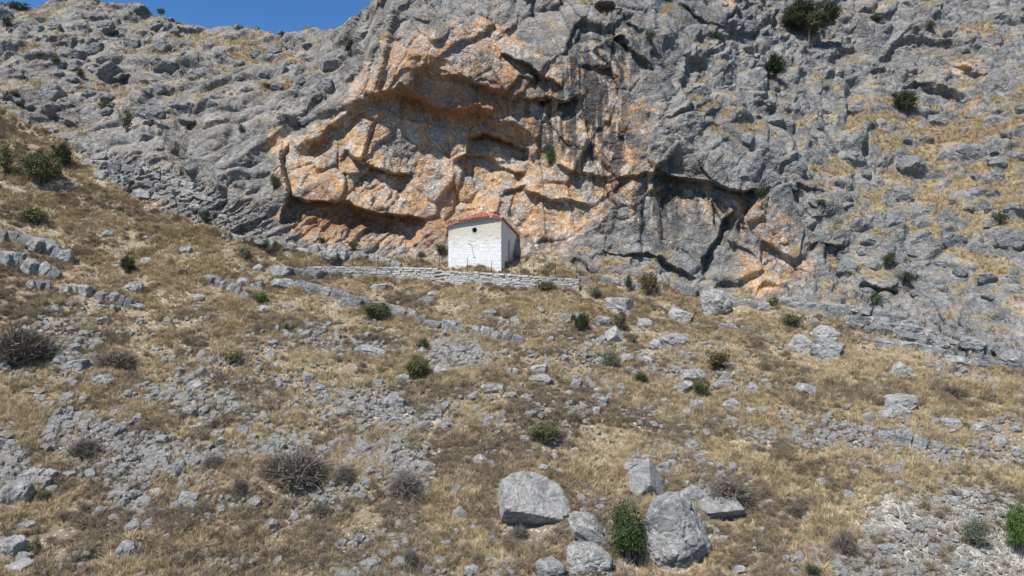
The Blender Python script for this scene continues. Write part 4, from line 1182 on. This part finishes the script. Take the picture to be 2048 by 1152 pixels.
zoff = 0.0
for cse in range(9):
    hg = rw.uniform(0.15, 0.22)
    s_ = rw.uniform(0, 0.2)
    while s_ < cum[-1] - 0.15:
        ln = rw.choice((rw.uniform(0.35, 0.6), rw.uniform(0.55, 1.1)))
        ln = min(ln, cum[-1] - s_)
        (x, y, t_, b_), an = wall_at(s_ + ln / 2)
        zc = t_ - zoff - hg / 2
        if zc > b_ - 0.35: lay.append((ln, x, y, zc, hg, an, cse))
        s_ += ln
    zoff += hg * 1.0
lay.sort(key=lambda q: -q[0] * q[4])
extra = MB()
for k, (ln, x, y, zc, hg, an, cse) in enumerate(lay):
    me = rw.choice(WSTN)
    sc_ = Vector((ln * 0.97, 0.46 if cse == 0 else 0.30, hg * rw.uniform(0.84, 0.97)))
    off = Vector((-math.sin(an), math.cos(an), 0)) * ((0.20 if cse == 0 else 0.14) + rw.uniform(-0.045, 0.03))
    loc = Vector((x, y, zc)) + off - wo
    ro = (rw.uniform(-.06, .06), rw.uniform(-.04, .04), an + rw.uniform(-.06, .06))
    if k < 299:
        o = bpy.data.objects.new('stone', me); o.location = loc; o.scale = sc_; o.rotation_euler = ro; link(o, WR)
    else:
        mt = Matrix.LocRotScale(loc, Matrix.Rotation(ro[2], 3, 'Z'), sc_)
        extra.add([mt @ v.co for v in me.vertices], [tuple(p.vertices) for p in me.polygons])
if extra.v:
    tag(extra.build('small_stones', M_WALLSTONE, WR), kind='stuff')

# ------------------------------------------------------------------ fence and gate
FP = [(612,543,24),(653,543,22),(705,543,20),(750,543,24),(792,543,24),(834,543,24),(878,543,32),(934,546,24),(983,549,22),(1024,551,18),(1068,556,24),(1111,558,24),(1153,562,30)]
f0 = cast(878, 541)
FE = empty('wire_fence', f0); tag(FE, 'thin wire fence on dark iron posts along the top of the retaining wall', 'fence')
tops = []
for u, v, h in FP:
    s_pos = None
    # each post is set just behind the wall's coping
    xs = [q[0] for q in wp]; X = (u - CU) / FPX * 69.8
    j = max([i for i in range(len(wp) - 1) if xs[i] <= X] or [0]); t = min(max((X - xs[j]) / (xs[j + 1] - xs[j]), 0), 1)
    y = wp[j][1] + t * (wp[j + 1][1] - wp[j][1]) + 0.55; zt_ = wp[j][2] + t * (wp[j + 1][2] - wp[j][2])
    X = (u - CU) / FPX * y
    hh = h * y / FPX + 0.25
    o = MB().tube([(0, 0, -0.35), (0.0, 0, hh)], 0.028, 5).build('post', M_IRON, FE)
    o.location = Vector((X, y, zt_ - 0.08)) - f0; o.rotation_euler = (random.uniform(-.03, .03), random.uniform(-.04, .04), 0)
    tops.append(Vector((X, y, zt_ - 0.08)) - f0)
for lv in (0.25, 0.6, 0.95):
    for a, b in zip(tops[:-1], tops[1:]):
        m = (a + b) / 2 + Vector((0, 0, lv - 0.03))
        MB().tube([a + Vector((0, 0, lv)), m, b + Vector((0, 0, lv))], 0.006, 3, False).build('wire', M_IRON, FE)
g0 = cast(1168, 580)
GA = empty('gate', g0, R(-8)); tag(GA, 'weathered grey gate with diagonal brace at the right end of the retaining wall', 'gate')
gs = g0.y / FPX
for x in (-11, 11):
    MB().box(x * gs - 0.035, x * gs + 0.035, -0.035, 0.035, -0.2, 30 * gs).build('upright', M_BOARD, GA)
for z_, hh in ((27, 0.09), (16, 0.09), (4, 0.06)):
    MB().box(-11 * gs + 0.036, 11 * gs - 0.036, -0.02, 0.02, z_ * gs - hh / 2, z_ * gs + hh / 2).build('rail', M_BOARD, GA)
MB().tube([(-10 * gs, -0.04, 24 * gs), (10 * gs, -0.04, 5 * gs)], 0.03, 4).build('brace', M_BOARD, GA)
MB().box(-9 * gs, 9 * gs, -0.045, -0.022, 23.2 * gs, 25.4 * gs).build('board', M_BOARD, GA)
for (u, v, h), lb in zip([(1194, 576, 20), (1239, 573, 20), (1337, 577, 22), (445, 478, 22), (500, 498, 20)],
                         ['leaning iron post just right of the gate', 'thin iron post left of the browned bush', 'lone iron post at the foot of the right cliff', 'bent dark stake at the foot of the left strata', 'short bent stake in straw left of the chapel terrace']):
    b0 = cast(u, v)
    o = MB().tube([(0, 0, -0.3), (0.02, 0, h * b0.y / FPX), ], 0.03, 5).build('iron_post', M_IRON)
    o.location = b0; o.rotation_euler = (0, R(-22) if u < 600 else R(3), 0)
    tag(o, lb, 'post', 'single iron posts')

# ------------------------------------------------------------------ shrubs and trees
def leaf_mesh(name, mat, n_cl, per, size, seed, squash=(1, 1, 1), leaf=0.05, top_heavy=0.0, gaps=0.35, spread=0.11):
    """crown in a unit box (height 1, base at 0): leaves in clumps of uneven size through the volume"""
    g = np.random.default_rng(seed)
    cs = []
    while len(cs) < n_cl:
        d = g.normal(size=3); d /= np.linalg.norm(d)
        r = g.uniform(0.35, 1.0) ** 0.6
        lob = 1 - gaps * (0.5 + 0.5 * math.sin(3.1 * math.atan2(d[1], d[0]) + seed) * math.cos(2.3 * d[2] + seed * 1.7))
        c = d * r * 0.42 * lob
        cs.append(c + np.array([0, 0, 0.5]))
    cs = np.array(cs)
    szs = g.uniform(0.55, 1.3, n_cl) * spread
    cen = np.repeat(cs, per, 0) + g.normal(size=(n_cl * per, 3)) * np.repeat(szs, per)[:, None] * 0.62
    cen[:, 2] = np.abs(cen[:, 2])
    m = len(cen)
    a = g.normal(size=(m, 3)); a /= np.linalg.norm(a, axis=1, keepdims=True)
    b = np.cross(a, g.normal(size=(m, 3))); b /= np.linalg.norm(b, axis=1, keepdims=True) + 1e-6
    L = leaf * g.uniform(0.6, 1.4, m)[:, None]
    V = np.stack([cen - a * L, cen + b * L * 0.5, cen + a * L, cen - b * L * 0.5], 1).reshape(-1, 3) * np.array(squash)
    F = np.arange(m * 4).reshape(m, 4)
    return mesh_np(name, V, F, mat)

def stem_mesh(name, seed, n=5, mat=None, reach=0.6, rad=0.03):
    g = random.Random(seed); mb_ = MB()
    for k in range(n):
        a = g.uniform(0, 6.28); r = g.uniform(0.05, 0.30)
        p = [Vector((0.02 * math.cos(a), 0.02 * math.sin(a), -0.12))]
        for t in (0.35, 0.7, 1.0):
            p.append(Vector((r * t * math.cos(a + 0.3 * t), r * t * math.sin(a + 0.3 * t), reach * t * g.uniform(0.9, 1.1))))
        mb_.tube(p, [rad, rad * 0.75, rad * 0.5, rad * 0.2], 5, False)
    return mb_.mesh(name, mat or M_WOOD)

def twig_mesh(name, mat, n, seed, flat=0.85, wid=0.010):
    """dome of fine forking twigs in a unit box"""
    g = np.random.default_rng(seed)
    V, F = [], []
    az = g.uniform(0, 2 * math.pi, n); el = np.arccos(g.uniform(0.02, 1.0, n)); ln = g.uniform(0.55, 1.0, n)
    lob = 0.82 + 0.18 * np.sin(3 * az + seed) * np.cos(2 * el)
    d = np.stack([np.sin(el) * np.cos(az) * 0.52, np.sin(el) * np.sin(az) * 0.52, np.cos(el) * flat + 0.08], 1) * (ln * lob)[:, None]
    for k in range(n):
        e = d[k]; b = e * g.uniform(0.05, 0.5); m = b + (e - b) * 0.5 + g.normal(size=3) * 0.05
        for a_, c_ in ((b, m), (m, e), (m, e + g.normal(size=3) * 0.10), (b + (m - b) * .6, m + g.normal(size=3) * 0.13)):
            s_ = np.cross(c_ - a_, g.normal(size=3)); s_ = s_ / (np.linalg.norm(s_) + 1e-6) * wid
            o_ = len(V); V += [a_ - s_, a_ + s_, c_]; F.append((o_, o_ + 1, o_ + 2))
    for k in range(n if wid < 0.0105 else n // 2):
        c_ = d[k] * g.uniform(0.45, 1.0) + g.normal(size=3) * 0.035; a_ = g.normal(size=3) * 0.016; b_ = g.normal(size=3) * 0.016
        o_ = len(V); V += [c_ - a_, c_ + a_, c_ + b_]; F.append((o_, o_ + 1, o_ + 2))
    V = np.array(V); V[:, 2] = np.maximum(V[:, 2], -0.02)
    return mesh_np(name, V, np.array(F), mat)

LFM = {}
for kind_ in LEAF:
    LFM[kind_] = [leaf_mesh('foliage', LEAF[kind_], 30, 44, 1, 500 + i, leaf=0.034, spread=0.13, gaps=0.6) for i in range(3)]
LFM_BIG = {'green': leaf_mesh('foliage', LEAF['green'], 70, 110, 1, 611, leaf=0.018, spread=0.10, gaps=0.55),
           'bright': leaf_mesh('foliage', LEAF['bright'], 60, 100, 1, 612, leaf=0.019, spread=0.105, gaps=0.55),
           'dark': leaf_mesh('foliage', LEAF['dark'], 60, 90, 1, 613, leaf=0.02, spread=0.10, gaps=0.6),
           'olive': leaf_mesh('foliage', LEAF['olive'], 80, 80, 1, 614, leaf=0.020, spread=0.10, gaps=0.3),
           'greygreen': leaf_mesh('foliage', LEAF['greygreen'], 70, 60, 1, 615, leaf=0.022, spread=0.10, gaps=0.4)}
STM = [stem_mesh('stem', 700 + i) for i in range(3)]
TWG = [twig_mesh('twigs', M_TWIG, 1150, 720 + i, wid=0.0062) for i in range(4)]
TWG += [twig_mesh('twigs', M_SCRUB, 900, 730 + i, 0.7, 0.008) for i in range(3)]
TWC = [stem_mesh('stem', 740 + i, 6, M_TWIG, 0.5, 0.016) for i in range(2)]

def put_shrub(u, v, w, h, mat, label=None, big=False, dry=False, group=None, cat='shrub', name='shrub', hang=False):
    pt = cast(u, v + 0.42 * h)
    s = pt.y / FPX; W, H = w * s, h * s
    root = empty(name, pt - Vector((0, 0, 0.04 * H)), random.uniform(0, 6.28) if not hang else 0)
    if dry:
        f = bpy.data.objects.new('twigs', random.choice(TWG[:4] if w > 62 else TWG)); st_ = bpy.data.objects.new('stem', random.choice(TWC))
        f.scale = (W * random.uniform(0.85, 1.15), W * random.uniform(0.85, 1.1), H * random.uniform(0.8, 1.15))
    else:
        f = bpy.data.objects.new('foliage', LFM_BIG[mat] if big else random.choice(LFM[mat])); st_ = bpy.data.objects.new('stem', random.choice(STM))
        f.scale = (W * 1.12, W * 1.0, H * 1.08)
    if hang:
        f.location = (0, -0.25 * W, -0.1 * H); f.scale = (W * 1.1, W * 0.9, H * 1.1)
    st_.scale = (W * 0.9, W * 0.9, H)
    link(f, root); link(st_, root)
    tag(root, label, cat, group)
    FOOT.append((pt.x, pt.y, W * 0.3, W * 0.3))
    if label is None: later(root, ('dry grey-brown' if dry else {'green': 'green', 'dark': 'dark green', 'olive': 'olive', 'greygreen': 'grey-green', 'bright': 'bright green', 'brown': 'browned'}[mat]) + ' ' + cat, u, v)
    return root

GREEN = [
 (1256,1072,98,132,'green',1,'large leafy green bush against the left side of the furrowed boulder'),
 (2040,1062,70,116,'bright',1,'bright green bush cut by the right frame edge beside the gravel bank'),
 (1954,1068,62,64,'greygreen',1,'low grey-green bush on the gravel bank next to the bright bush'),
 (1625,1142,46,34,'dark',0,'dark leafy bush cut by the lower frame edge below the gravel bank'),
 (1550,134,66,64,'dark',1,'dark conical bush standing alone among grey slabs on the right hillside'),
 (1808,205,66,58,'dark',1,'dark shrub with pale leaf tips below the triangular overhangs on the right hillside'),
 (80,338,96,72,'olive',1,'wide olive-green bush on the left slope beside a darker one'),
 (8,322,44,70,'olive',0,'olive bush cut by the left frame edge'),
 (124,312,48,62,'dark',1,'dark green bush behind the wide olive bush on the left slope'),
 (70,433,66,40,'olive',0,'low dark olive bush in straw above the jointed ledge'),
 (255,530,46,42,'dark',1,'leafy dark green bush touching a white boulder on the left slope'),
 (521,596,38,26,'bright',0,'bright green plant under a grey block on the left slope'),
 (576,655,30,18,'bright',0,'bright green low plant in straw alone above the scattered rocks'),
 (752,622,74,36,'olive',1,'low olive bush growing over the long ledge below the retaining wall'),
 (846,692,36,34,'green',0,'upper green bush of the pair mid-slope'),
 (836,736,60,54,'olive',1,'lower olive-green bush of the pair mid-slope'),
 (1222,722,50,40,'greygreen',1,'pale grey-green loose bush among white rocks mid-slope'),
 (1162,645,46,44,'dark',1,'dark brownish-green shrub left of the dark pitted rock'),
 (1242,642,36,46,'brown',0,'rust brown shrub just above the sharp white boulder'),
 (1257,568,24,44,'dark',0,'slender dark green sapling left of the tall browned bush'),
 (1297,568,48,52,'brown',0,'tall browned bush below the cliff right of the gate'),
 (1266,678,26,24,'greygreen',0,'small green shrub touching the sharp white boulder'),
 (1282,755,40,28,'green',0,'green bush beside small white rocks mid-slope'),
 (1435,720,62,52,'brown',0,'dark brown-green bush standing alone in straw on the right slope'),
 (1402,776,44,44,'olive',1,'loose olive shrub in front of a split pale boulder'),
 (1584,640,70,26,'olive',0,'low straw-olive bush at the foot of the bedded ledges'),
 (1546,604,30,26,'bright',0,'bright green plant in a crack at the foot of the right cliff'),
 (1780,522,38,40,'green',0,'upper left green plant of three on the smooth grey slab'),
 (1812,557,42,28,'dark',0,'dark flat bush in a hollow right of the upper green plant on the slab'),
 (1752,598,32,30,'green',0,'lowest green plant of three below the smooth grey slab'),
 (2001,436,38,32,'green',0,'round green bush among rocks near the right frame edge'),
 (1640,403,28,14,'olive',0,'low green tuft on the rock shelf right of the overhang'),
 (1522,388,32,32,'dark',0,'dark bush in the notch at the right end of the overhang'),
 (1590,378,40,14,'dark',0,'low dark bush on the rim right of the overhang notch'),
 (1298,75,26,32,'dark',0,'dark bush on the grey rock right of the cave top'),
 (1438,70,24,18,'bright',0,'small bright green tuft on the upper right rocks'),
 (1384,22,16,10,'bright',0,'tiny bright green tuft at the top of the right rocks'),
 (1756,36,40,22,'green',0,'green bush on a straw ledge right of the tree'),
 (1860,50,26,20,'olive',0,'small olive bush on rocks far right of the tree'),
 (548,365,28,36,'green',0,'green bush hugging the rock left of the cave'),
 (643,480,22,14,'green',0,'small green plant on the grey steps left of the cave floor'),
 (705,490,30,16,'olive',0,'low olive plant on the rock steps below the orange strata'),
 (880,498,32,22,'green',0,'green bush touching the left side of the chapel'),
 (410,435,26,32,'dark',0,'dark bush at the foot of the left strata'),
 (253,242,32,56,'olive',0,'upright olive bush among rocks on the left hill'),
 (215,212,44,20,'olive',0,'low olive bush on rocks left of the upright olive bush'),
 (533,172,24,14,'bright',0,'small bright green tuft on the grey slab left of the cave'),
 (483,258,18,20,'green',0,'small green tuft in the brown rock left of the cave'),
 (14,46,28,30,'dark',0,'dark bush at the far left hilltop corner'),
 (24,192,40,24,'dark',0,'dark bush above the straw slope at the left edge'),
 (160,146,24,20,'dark',0,'dark round bush among grey rocks on the left hill'),
 (110,118,24,24,'olive',0,'small olive bush on the grey rocks of the left hill'),
 (78,110,24,14,'olive',0,'low olive tuft on the grey rocks of the left hill'),
 (40,14,60,16,'olive',0,'low olive scrub along the left hilltop skyline'),
 (322,24,20,16,'dark',0,'small dark bush on the left skyline'),
 (700,92,46,34,'dark',0,'dark shrub on the crest beside the cliff'),
 (90,990,36,34,'olive',0,'small leafy plant by pale blocks at the lower left'),
 (70,1095,34,40,'olive',0,'leafy sprig beside the lower left corner block'),
 (1238,272,16,14,'dark',0,'tiny dark bush clinging to the streaked face'),
 (490,505,34,34,'greygreen',0,'grey-green bush in straw left of the chapel terrace'),
 (538,498,30,22,'greygreen',0,'grey-green low bush on the edge of the chapel terrace'),
 (1090,866,80,44,'olive',1,'dark olive-brown bush in pale straw above the flat-topped boulder'),
 (470,715,60,30,'olive',0,'straw-olive bush on the open left slope'),
 (1190,585,40,24,'greygreen',0,'grey-green bush below the gate'),
 (1090,572,50,28,'olive',0,'straw bush against the right end of the retaining wall'),
]
for u, v, w, h, m, b, lb in GREEN:
    put_shrub(u, v, w, h, m, lb, bool(b) and m in LFM_BIG)
put_shrub(1100, 306, 26, 54, 'green', 'hanging green plant on the right lip of the cave', cat='plant', name='hanging_plant', hang=True)

# the tree at the top and the bare little tree by the chapel
def tree(u, v, w, h, trunk_h, label, mat, dense=True):
    pt = cast(u, v)
    s = pt.y / FPX
    root = empty('tree', pt); tag(root, label, 'tree')
    tb = MB(); H = trunk_h * s
    tb.tube([(0, 0, -0.4), (0.05, 0, H * 0.5), (0.0, 0, H)], [0.22 * H * 0.3, 0.05 * H, 0.04 * H], 7)
    for k in range(7):
        a = k * 0.9 + 0.3
        tb.tube([(0, 0, H * (0.55 + 0.06 * k)), (0.2 * w * s * math.cos(a), 0.2 * w * s * math.sin(a), H * 1.1 + 0.1 * h * s), (0.36 * w * s * math.cos(a), 0.36 * w * s * math.sin(a), H + (0.25 + 0.05 * k) * h * s)], [0.035 * H, 0.02 * H, 0.006 * H], 5)
    tb.build('trunk', M_WOOD, root)
    if dense:
        for k in range(5):
            f = bpy.data.objects.new('crown', LFM_BIG['dark'] if k % 2 == 0 else LFM_BIG['olive'] if k == 3 else LFM_BIG['dark'])
            f.scale = (w * s * random.uniform(0.5, 0.72), w * s * 0.6, h * s * random.uniform(0.5, 0.75))
            f.location = ((-0.26, 0.0, 0.28, 0.08, -0.1)[k] * w * s, random.uniform(-.1, .1) * w * s, H * (0.55, 0.8, 0.62, 0.3, 0.95)[k])
            f.rotation_euler = (0, 0, k * 1.3); link(f, root)
    else:
        f = bpy.data.objects.new('twigs', TWG[0]); f.scale = (w * s, w * s, h * s); f.location = (0, 0, H * 0.75); link(f, root)
    return root
tree(1618, 86, 118, 84, 44, 'dark evergreen tree with forked trunk on the upper right rocks', 'dark')
tree(843, 528, 24, 18, 18, 'small bare brown tree on the terrace left of the chapel', '', False)

DRY = '''1455 968 104 82|1220 1000 80 66|45 668 124 118|236 708 100 54|600 928 124 76|555 922 90 66|690 938 76 54|812 958 86 72|428 918 64 42|372 936 62 50|172 890 74 44|300 1040 62 52|480 968 62 50|332 736 84 52|432 840 32 28|366 830 26 22|700 1020 52 44|780 1042 64 42
820 1112 44 52|640 1012 54 42|955 1106 54 52|1040 1062 44 32|1540 990 42 38|1592 1012 50 36|1690 1082 92 70|1640 1052 60 44|1900 776 56 32|342 520 32 26|366 541 26 20|180 520 44 26|640 735 76 54|560 690 60 34|700 690 60 36|1000 600 50 24|770 575 50 26|1010 700 60 34|900 700 54 30
940 770 70 40|1100 700 70 36|1060 690 60 30|1330 650 60 34|1480 670 50 34|1560 700 60 32|1850 760 54 34|1750 800 60 36|1650 830 60 40|1600 830 44 30|1960 760 60 30|1230 770 50 30|1130 740 50 26|440 640 60 34|300 620 60 34|110 620 70 40|20 620 60 44|560 800 50 34|590 870 60 30
480 880 50 30|250 870 60 34|60 870 50 44|150 1040 60 50|210 960 50 40|400 1080 70 50|500 1100 76 52|580 1060 60 50|640 1100 70 48|720 1080 60 44|880 1040 50 40|990 1050 40 36|1130 860 60 34|1250 900 60 36|1400 900 54 30|1500 930 60 36|1600 950 60 36|1720 930 60 34
1500 1100 60 50|1440 1130 60 40|1560 1110 50 46|1850 940 60 30|1950 950 60 30|850 640 40 22|650 660 50 26|480 760 60 34|400 760 60 34|880 820 60 34|960 850 60 34|120 560 40 24|420 580 44 24|330 580 44 26|1390 620 40 26|1700 700 50 26|1780 720 50 26|1000 920 50 34'''
for it in DRY.replace('\n', '|').split('|'):
    u, v, w, h = map(float, it.split())
    if w < 90 and (int(u) * 7 + int(v)) % 5 < 1: continue
    w *= random.uniform(0.7, 1.35)
    lb = {(1455, 968): 'large round grey dry shrub rising behind the pale wedge boulder', (45, 668): 'biggest thorny grey-brown shrub at the left edge of the slope'}.get((int(u), int(v)))
    put_shrub(u, v, w, h, None, lb, dry=True, group='dry shrubs on the hillside', name='dry_shrub')
settle_labels()

# ------------------------------------------------------------------ grass, scrub and rubble as ground cover
cen = P.reshape(nr, nc, 3)
qa = cen[:-1, :-1]; qb = cen[1:, :-1]; qc = cen[1:, 1:]; qd = cen[:-1, 1:]
area = np.linalg.norm(np.cross(qb - qa, qd - qa), axis=2).ravel() * 0.5 + np.linalg.norm(np.cross(qb - qc, qd - qc), axis=2).ravel() * 0.5
qcent = ((qa + qb + qc + qd) / 4).reshape(-1, 3)
qm = lambda a: a[quads].mean(1)
Q_gr, Q_gy, Q_sc, Q_ea = qm(m_gr), qm(grassy), qm(scree), qm(earth)
Q_nz = qm(np.maximum(nn[:, 2], 0))
patch = fbm(qcent / 3.2, 3, 301); patch2 = fbm(qcent / 1.1, 2, 305); brown = fbm(qcent / 6.0, 3, 311)
Q_v, Q_u = qm(vf), qm(uf)
on = Q_gr > 0.5
area = np.minimum(area, 0.6)

def sample(wt, n, seed):
    g = np.random.default_rng(seed)
    c = np.cumsum(wt); i = np.searchsorted(c, g.random(n) * c[-1])
    i = np.clip(i, 0, len(wt) - 1)
    a, b = g.random(n)[:, None], g.random(n)[:, None]
    v = quads[i]
    return (P[v[:, 0]] * (1 - a) + P[v[:, 3]] * a) * (1 - b) + (P[v[:, 1]] * (1 - a) + P[v[:, 2]] * a) * b, i, g

def keep_off(p, k=0.8):
    ok = np.ones(len(p), bool)
    for x, y, a, b in FOOT:
        ok &= ((p[:, 0] - x) / (a * k + 0.02)) ** 2 + ((p[:, 1] - y) / (b * k + 0.02)) ** 2 > 1
    return ok

def scatter(name, pts, scl, protos, seed, tilt=0.15, label=None, cat=None, full=False):
    g = np.random.default_rng(seed); n = len(pts)
    me = bpy.data.meshes.new(name)
    me.vertices.add(n); me.vertices.foreach_set('co', np.asarray(pts, np.float32).ravel())
    rot = np.stack([g.normal(0, tilt, n), g.normal(0, tilt, n), g.uniform(0, 6.283, n)], 1) if not full else g.uniform(0, 6.283, (n, 3))
    for an, ty, val in (('rot', 'FLOAT_VECTOR', rot), ('scl', 'FLOAT_VECTOR', scl), ('pick', 'INT', g.integers(0, len(protos), n))):
        a = me.attributes.new(an, ty, 'POINT')
        a.data.foreach_set('vector' if ty == 'FLOAT_VECTOR' else 'value', np.asarray(val, np.float32 if ty != 'INT' else np.int32).ravel())
    me.update()
    o = link(bpy.data.objects.new(name, me))
    col = bpy.data.collections.new(name + '_kinds')
    for k, pm in enumerate(protos):
        po = bpy.data.objects.new(f'{name}_kind.{k:03d}', pm); col.objects.link(po)
    ng = bpy.data.node_groups.new(name + '_scatter', 'GeometryNodeTree')
    ng.interface.new_socket('Geometry', in_out='INPUT', socket_type='NodeSocketGeometry')
    ng.interface.new_socket('Geometry', in_out='OUTPUT', socket_type='NodeSocketGeometry')
    N = ng.nodes; Lk = ng.links
    gi, go = N.new('NodeGroupInput'), N.new('NodeGroupOutput')
    ci = N.new('GeometryNodeCollectionInfo'); ci.inputs['Collection'].default_value = col
    ci.inputs['Separate Children'].default_value = True; ci.inputs['Reset Children'].default_value = True
    ip = N.new('GeometryNodeInstanceOnPoints'); ip.inputs['Pick Instance'].default_value = True
    def named(nm, ty):
        x = N.new('GeometryNodeInputNamedAttribute'); x.data_type = ty; x.inputs['Name'].default_value = nm; return x.outputs['Attribute']
    er = N.new('FunctionNodeEulerToRotation')
    Lk.new(named('rot', 'FLOAT_VECTOR'), er.inputs[0]); Lk.new(er.outputs[0], ip.inputs['Rotation'])
    Lk.new(named('scl', 'FLOAT_VECTOR'), ip.inputs['Scale']); Lk.new(named('pick', 'INT'), ip.inputs['Instance Index'])
    Lk.new(gi.outputs[0], ip.inputs['Points']); Lk.new(ci.outputs[0], ip.inputs['Instance'])
    Lk.new(ip.outputs[0], go.inputs[0])
    md = o.modifiers.new('scatter', 'NODES'); md.node_group = ng
    tag(o, label, cat, kind='stuff')
    return o

def tuft_mesh(name, mat, n, seed, lean=0.55, wid=0.02, bend=0.25):
    g = np.random.default_rng(seed); V, F = [], []
    for k in range(n):
        a = g.uniform(0, 6.283); r0 = g.uniform(0, 0.16); h = g.uniform(0.45, 1.0); ln = abs(g.normal(0, lean)) * h
        b = np.array([r0 * math.cos(a), r0 * math.sin(a), -0.05]); a2 = a + g.normal(0, 0.6)
        dirv = np.array([math.cos(a2), math.sin(a2), 0])
        m = b + dirv * ln * 0.35 + np.array([0, 0, h * 0.6]); e = b + dirv * ln * (0.8 + bend) + np.array([0, 0, h * (1 - 0.25 * bend)])
        sd = np.array([-math.sin(a2 + g.normal(0, 1)), math.cos(a2), 0]) * wid * g.uniform(0.6, 1.3)
        o_ = len(V); V += [b - sd, b + sd, m + sd * 0.8, m - sd * 0.8, e]
        F += [(o_, o_ + 1, o_ + 2), (o_, o_ + 2, o_ + 3), (o_ + 3, o_ + 2, o_ + 4)]
    return mesh_np(name, np.array(V), np.array(F), mat)

TUFT = [tuft_mesh('grass_tuft', M_GRASS, 40, 800 + i, 0.45 + 0.08 * i, 0.018) for i in range(5)]
SCRB = [twig_mesh('scrub_tuft', M_SCRUB, 130, 820 + i, 0.75, 0.011) for i in range(4)]
PEB = []
for i in range(6):
    V_, F_ = rock_shape(rand_planes(4, 840 + i, 0.55, 0.85, i % 2 == 0), 2, 840 + i, 0.05)
    PEB.append(mesh_np('rubble_stone', V_, F_, M_SCREE))

wt = area * on * np.clip(0.75 + 1.0 * patch + 0.7 * patch2, 0.1, 2) * (1 - np.where(Q_u > 1600, 0.99, 0.80) * Q_sc) * (1 - 0.75 * Q_ea) * (1 - 0.9 * np.exp(-((Q_u - 1040) / 110) ** 2 - ((Q_v - 533) / 13) ** 2))
p_, i_, g_ = sample(wt, 95000, 1)
k_ = keep_off(p_, 0.6); p_, i_ = p_[k_], i_[k_]
hgt = np.clip(0.36 + 0.22 * patch[i_] + g_.normal(0, 0.09, len(i_)), 0.14, 0.8)
wd = hgt * g_.uniform(0.75, 1.15, len(i_)) + 0.06
scatter('dry_grass', p_, np.stack([wd, wd, hgt], 1), TUFT, 2, 0.22, 'dry straw-coloured grass covering the hillside below the cliff', 'grass')
wt = area * on * np.clip(-0.02 + 1.1 * brown + 0.45 * sstep(720, 1000, Q_v) + 0.9 * patch2, 0, 2) * (1 - 0.9 * Q_sc)
p_, i_, g_ = sample(wt, 27000, 3)
k_ = keep_off(p_, 0.8); p_, i_ = p_[k_], i_[k_]
hgt = np.clip(g_.normal(0.46, 0.18, len(i_)), 0.16, 0.95)
wd = hgt * g_.uniform(0.9, 1.7, len(i_))
scatter('low_scrub', p_, np.stack([wd, wd, hgt], 1), SCRB, 4, 0.12, 'brown withered low scrub mixed through the dry grass', 'scrub')
wt = area * (~on) * sstep(0.42, 0.75, Q_gy)
p_, i_, g_ = sample(wt, 16000, 5)
hgt = np.clip(g_.normal(0.42, 0.13, len(i_)), 0.15, 0.8); wd = hgt * g_.uniform(0.9, 1.4, len(i_))
scatter('ledge_grass', p_, np.stack([wd, wd, hgt], 1), TUFT, 6, 0.25, 'straw grass tufts in the pockets of the rocky slopes', 'grass')
bank = Q_u > 1600
wt = area * on * np.clip(Q_sc * (0.7 + 0.8 * patch2) , 0, 2) * np.where(bank, 0, 1)
p_, i_, g_ = sample(wt, 6800, 7)
sz = np.clip(g_.lognormal(-1.62, 0.55, len(i_)), 0.08, 0.85)
sc3 = np.stack([sz, sz * g_.uniform(0.6, 1.0, len(i_)), sz * g_.uniform(0.5, 0.95, len(i_))], 1)
scatter('rubble', p_ + np.array([0, 0, 1]) * (0.03 + 0.18 * sz[:, None]), sc3, PEB, 8, 0.45, 'angular grey limestone rubble spilling down the hillside', 'rubble')
M_GRAVEL = mat_boulder('pale_gravel', (0.20, 0.18, 0.155), (0.50, 0.455, 0.385), (0.74, 0.69, 0.60), 0.16, 2.5)
GRV = []
for pm in PEB:
    gm = pm.copy(); gm.materials.clear(); gm.materials.append(M_GRAVEL); GRV.append(gm)
wt = area * on * np.clip(Q_sc * (0.8 + 0.7 * patch2), 0, 2) * np.where(bank, 1, 0)
p_, i_, g_ = sample(wt, 11000, 17)
sz = np.clip(g_.lognormal(-2.15, 0.55, len(i_)), 0.05, 0.5)
sc3 = np.stack([sz, sz * g_.uniform(0.6, 1.0, len(i_)), sz * g_.uniform(0.35, 0.75, len(i_))], 1)
scatter('gravel', p_ + np.array([0, 0, 0.02]), sc3, GRV, 18, 0.45, 'pale beige gravel bank at the lower right of the hillside', 'gravel')
wt = area * on * np.clip(0.12 + 1.0 * fbm(qcent / 4.0, 3, 331) + 0.5 * Q_ea, 0, 1.2) * sstep(600, 660, Q_v)
p_, i_, g_ = sample(wt, 10500, 9)
sz = np.clip(g_.lognormal(-1.62, 0.5, len(i_)), 0.08, 0.7)
sc3 = np.stack([sz, sz * g_.uniform(0.6, 1.0, len(i_)), sz * g_.uniform(0.5, 0.95, len(i_))], 1)
scatter('loose_stones', p_ + np.array([0, 0, 1]) * (0.07 + 0.2 * sz[:, None]), sc3, PEB, 10, 0.45, 'small loose stones scattered between the grass tufts', 'stones')
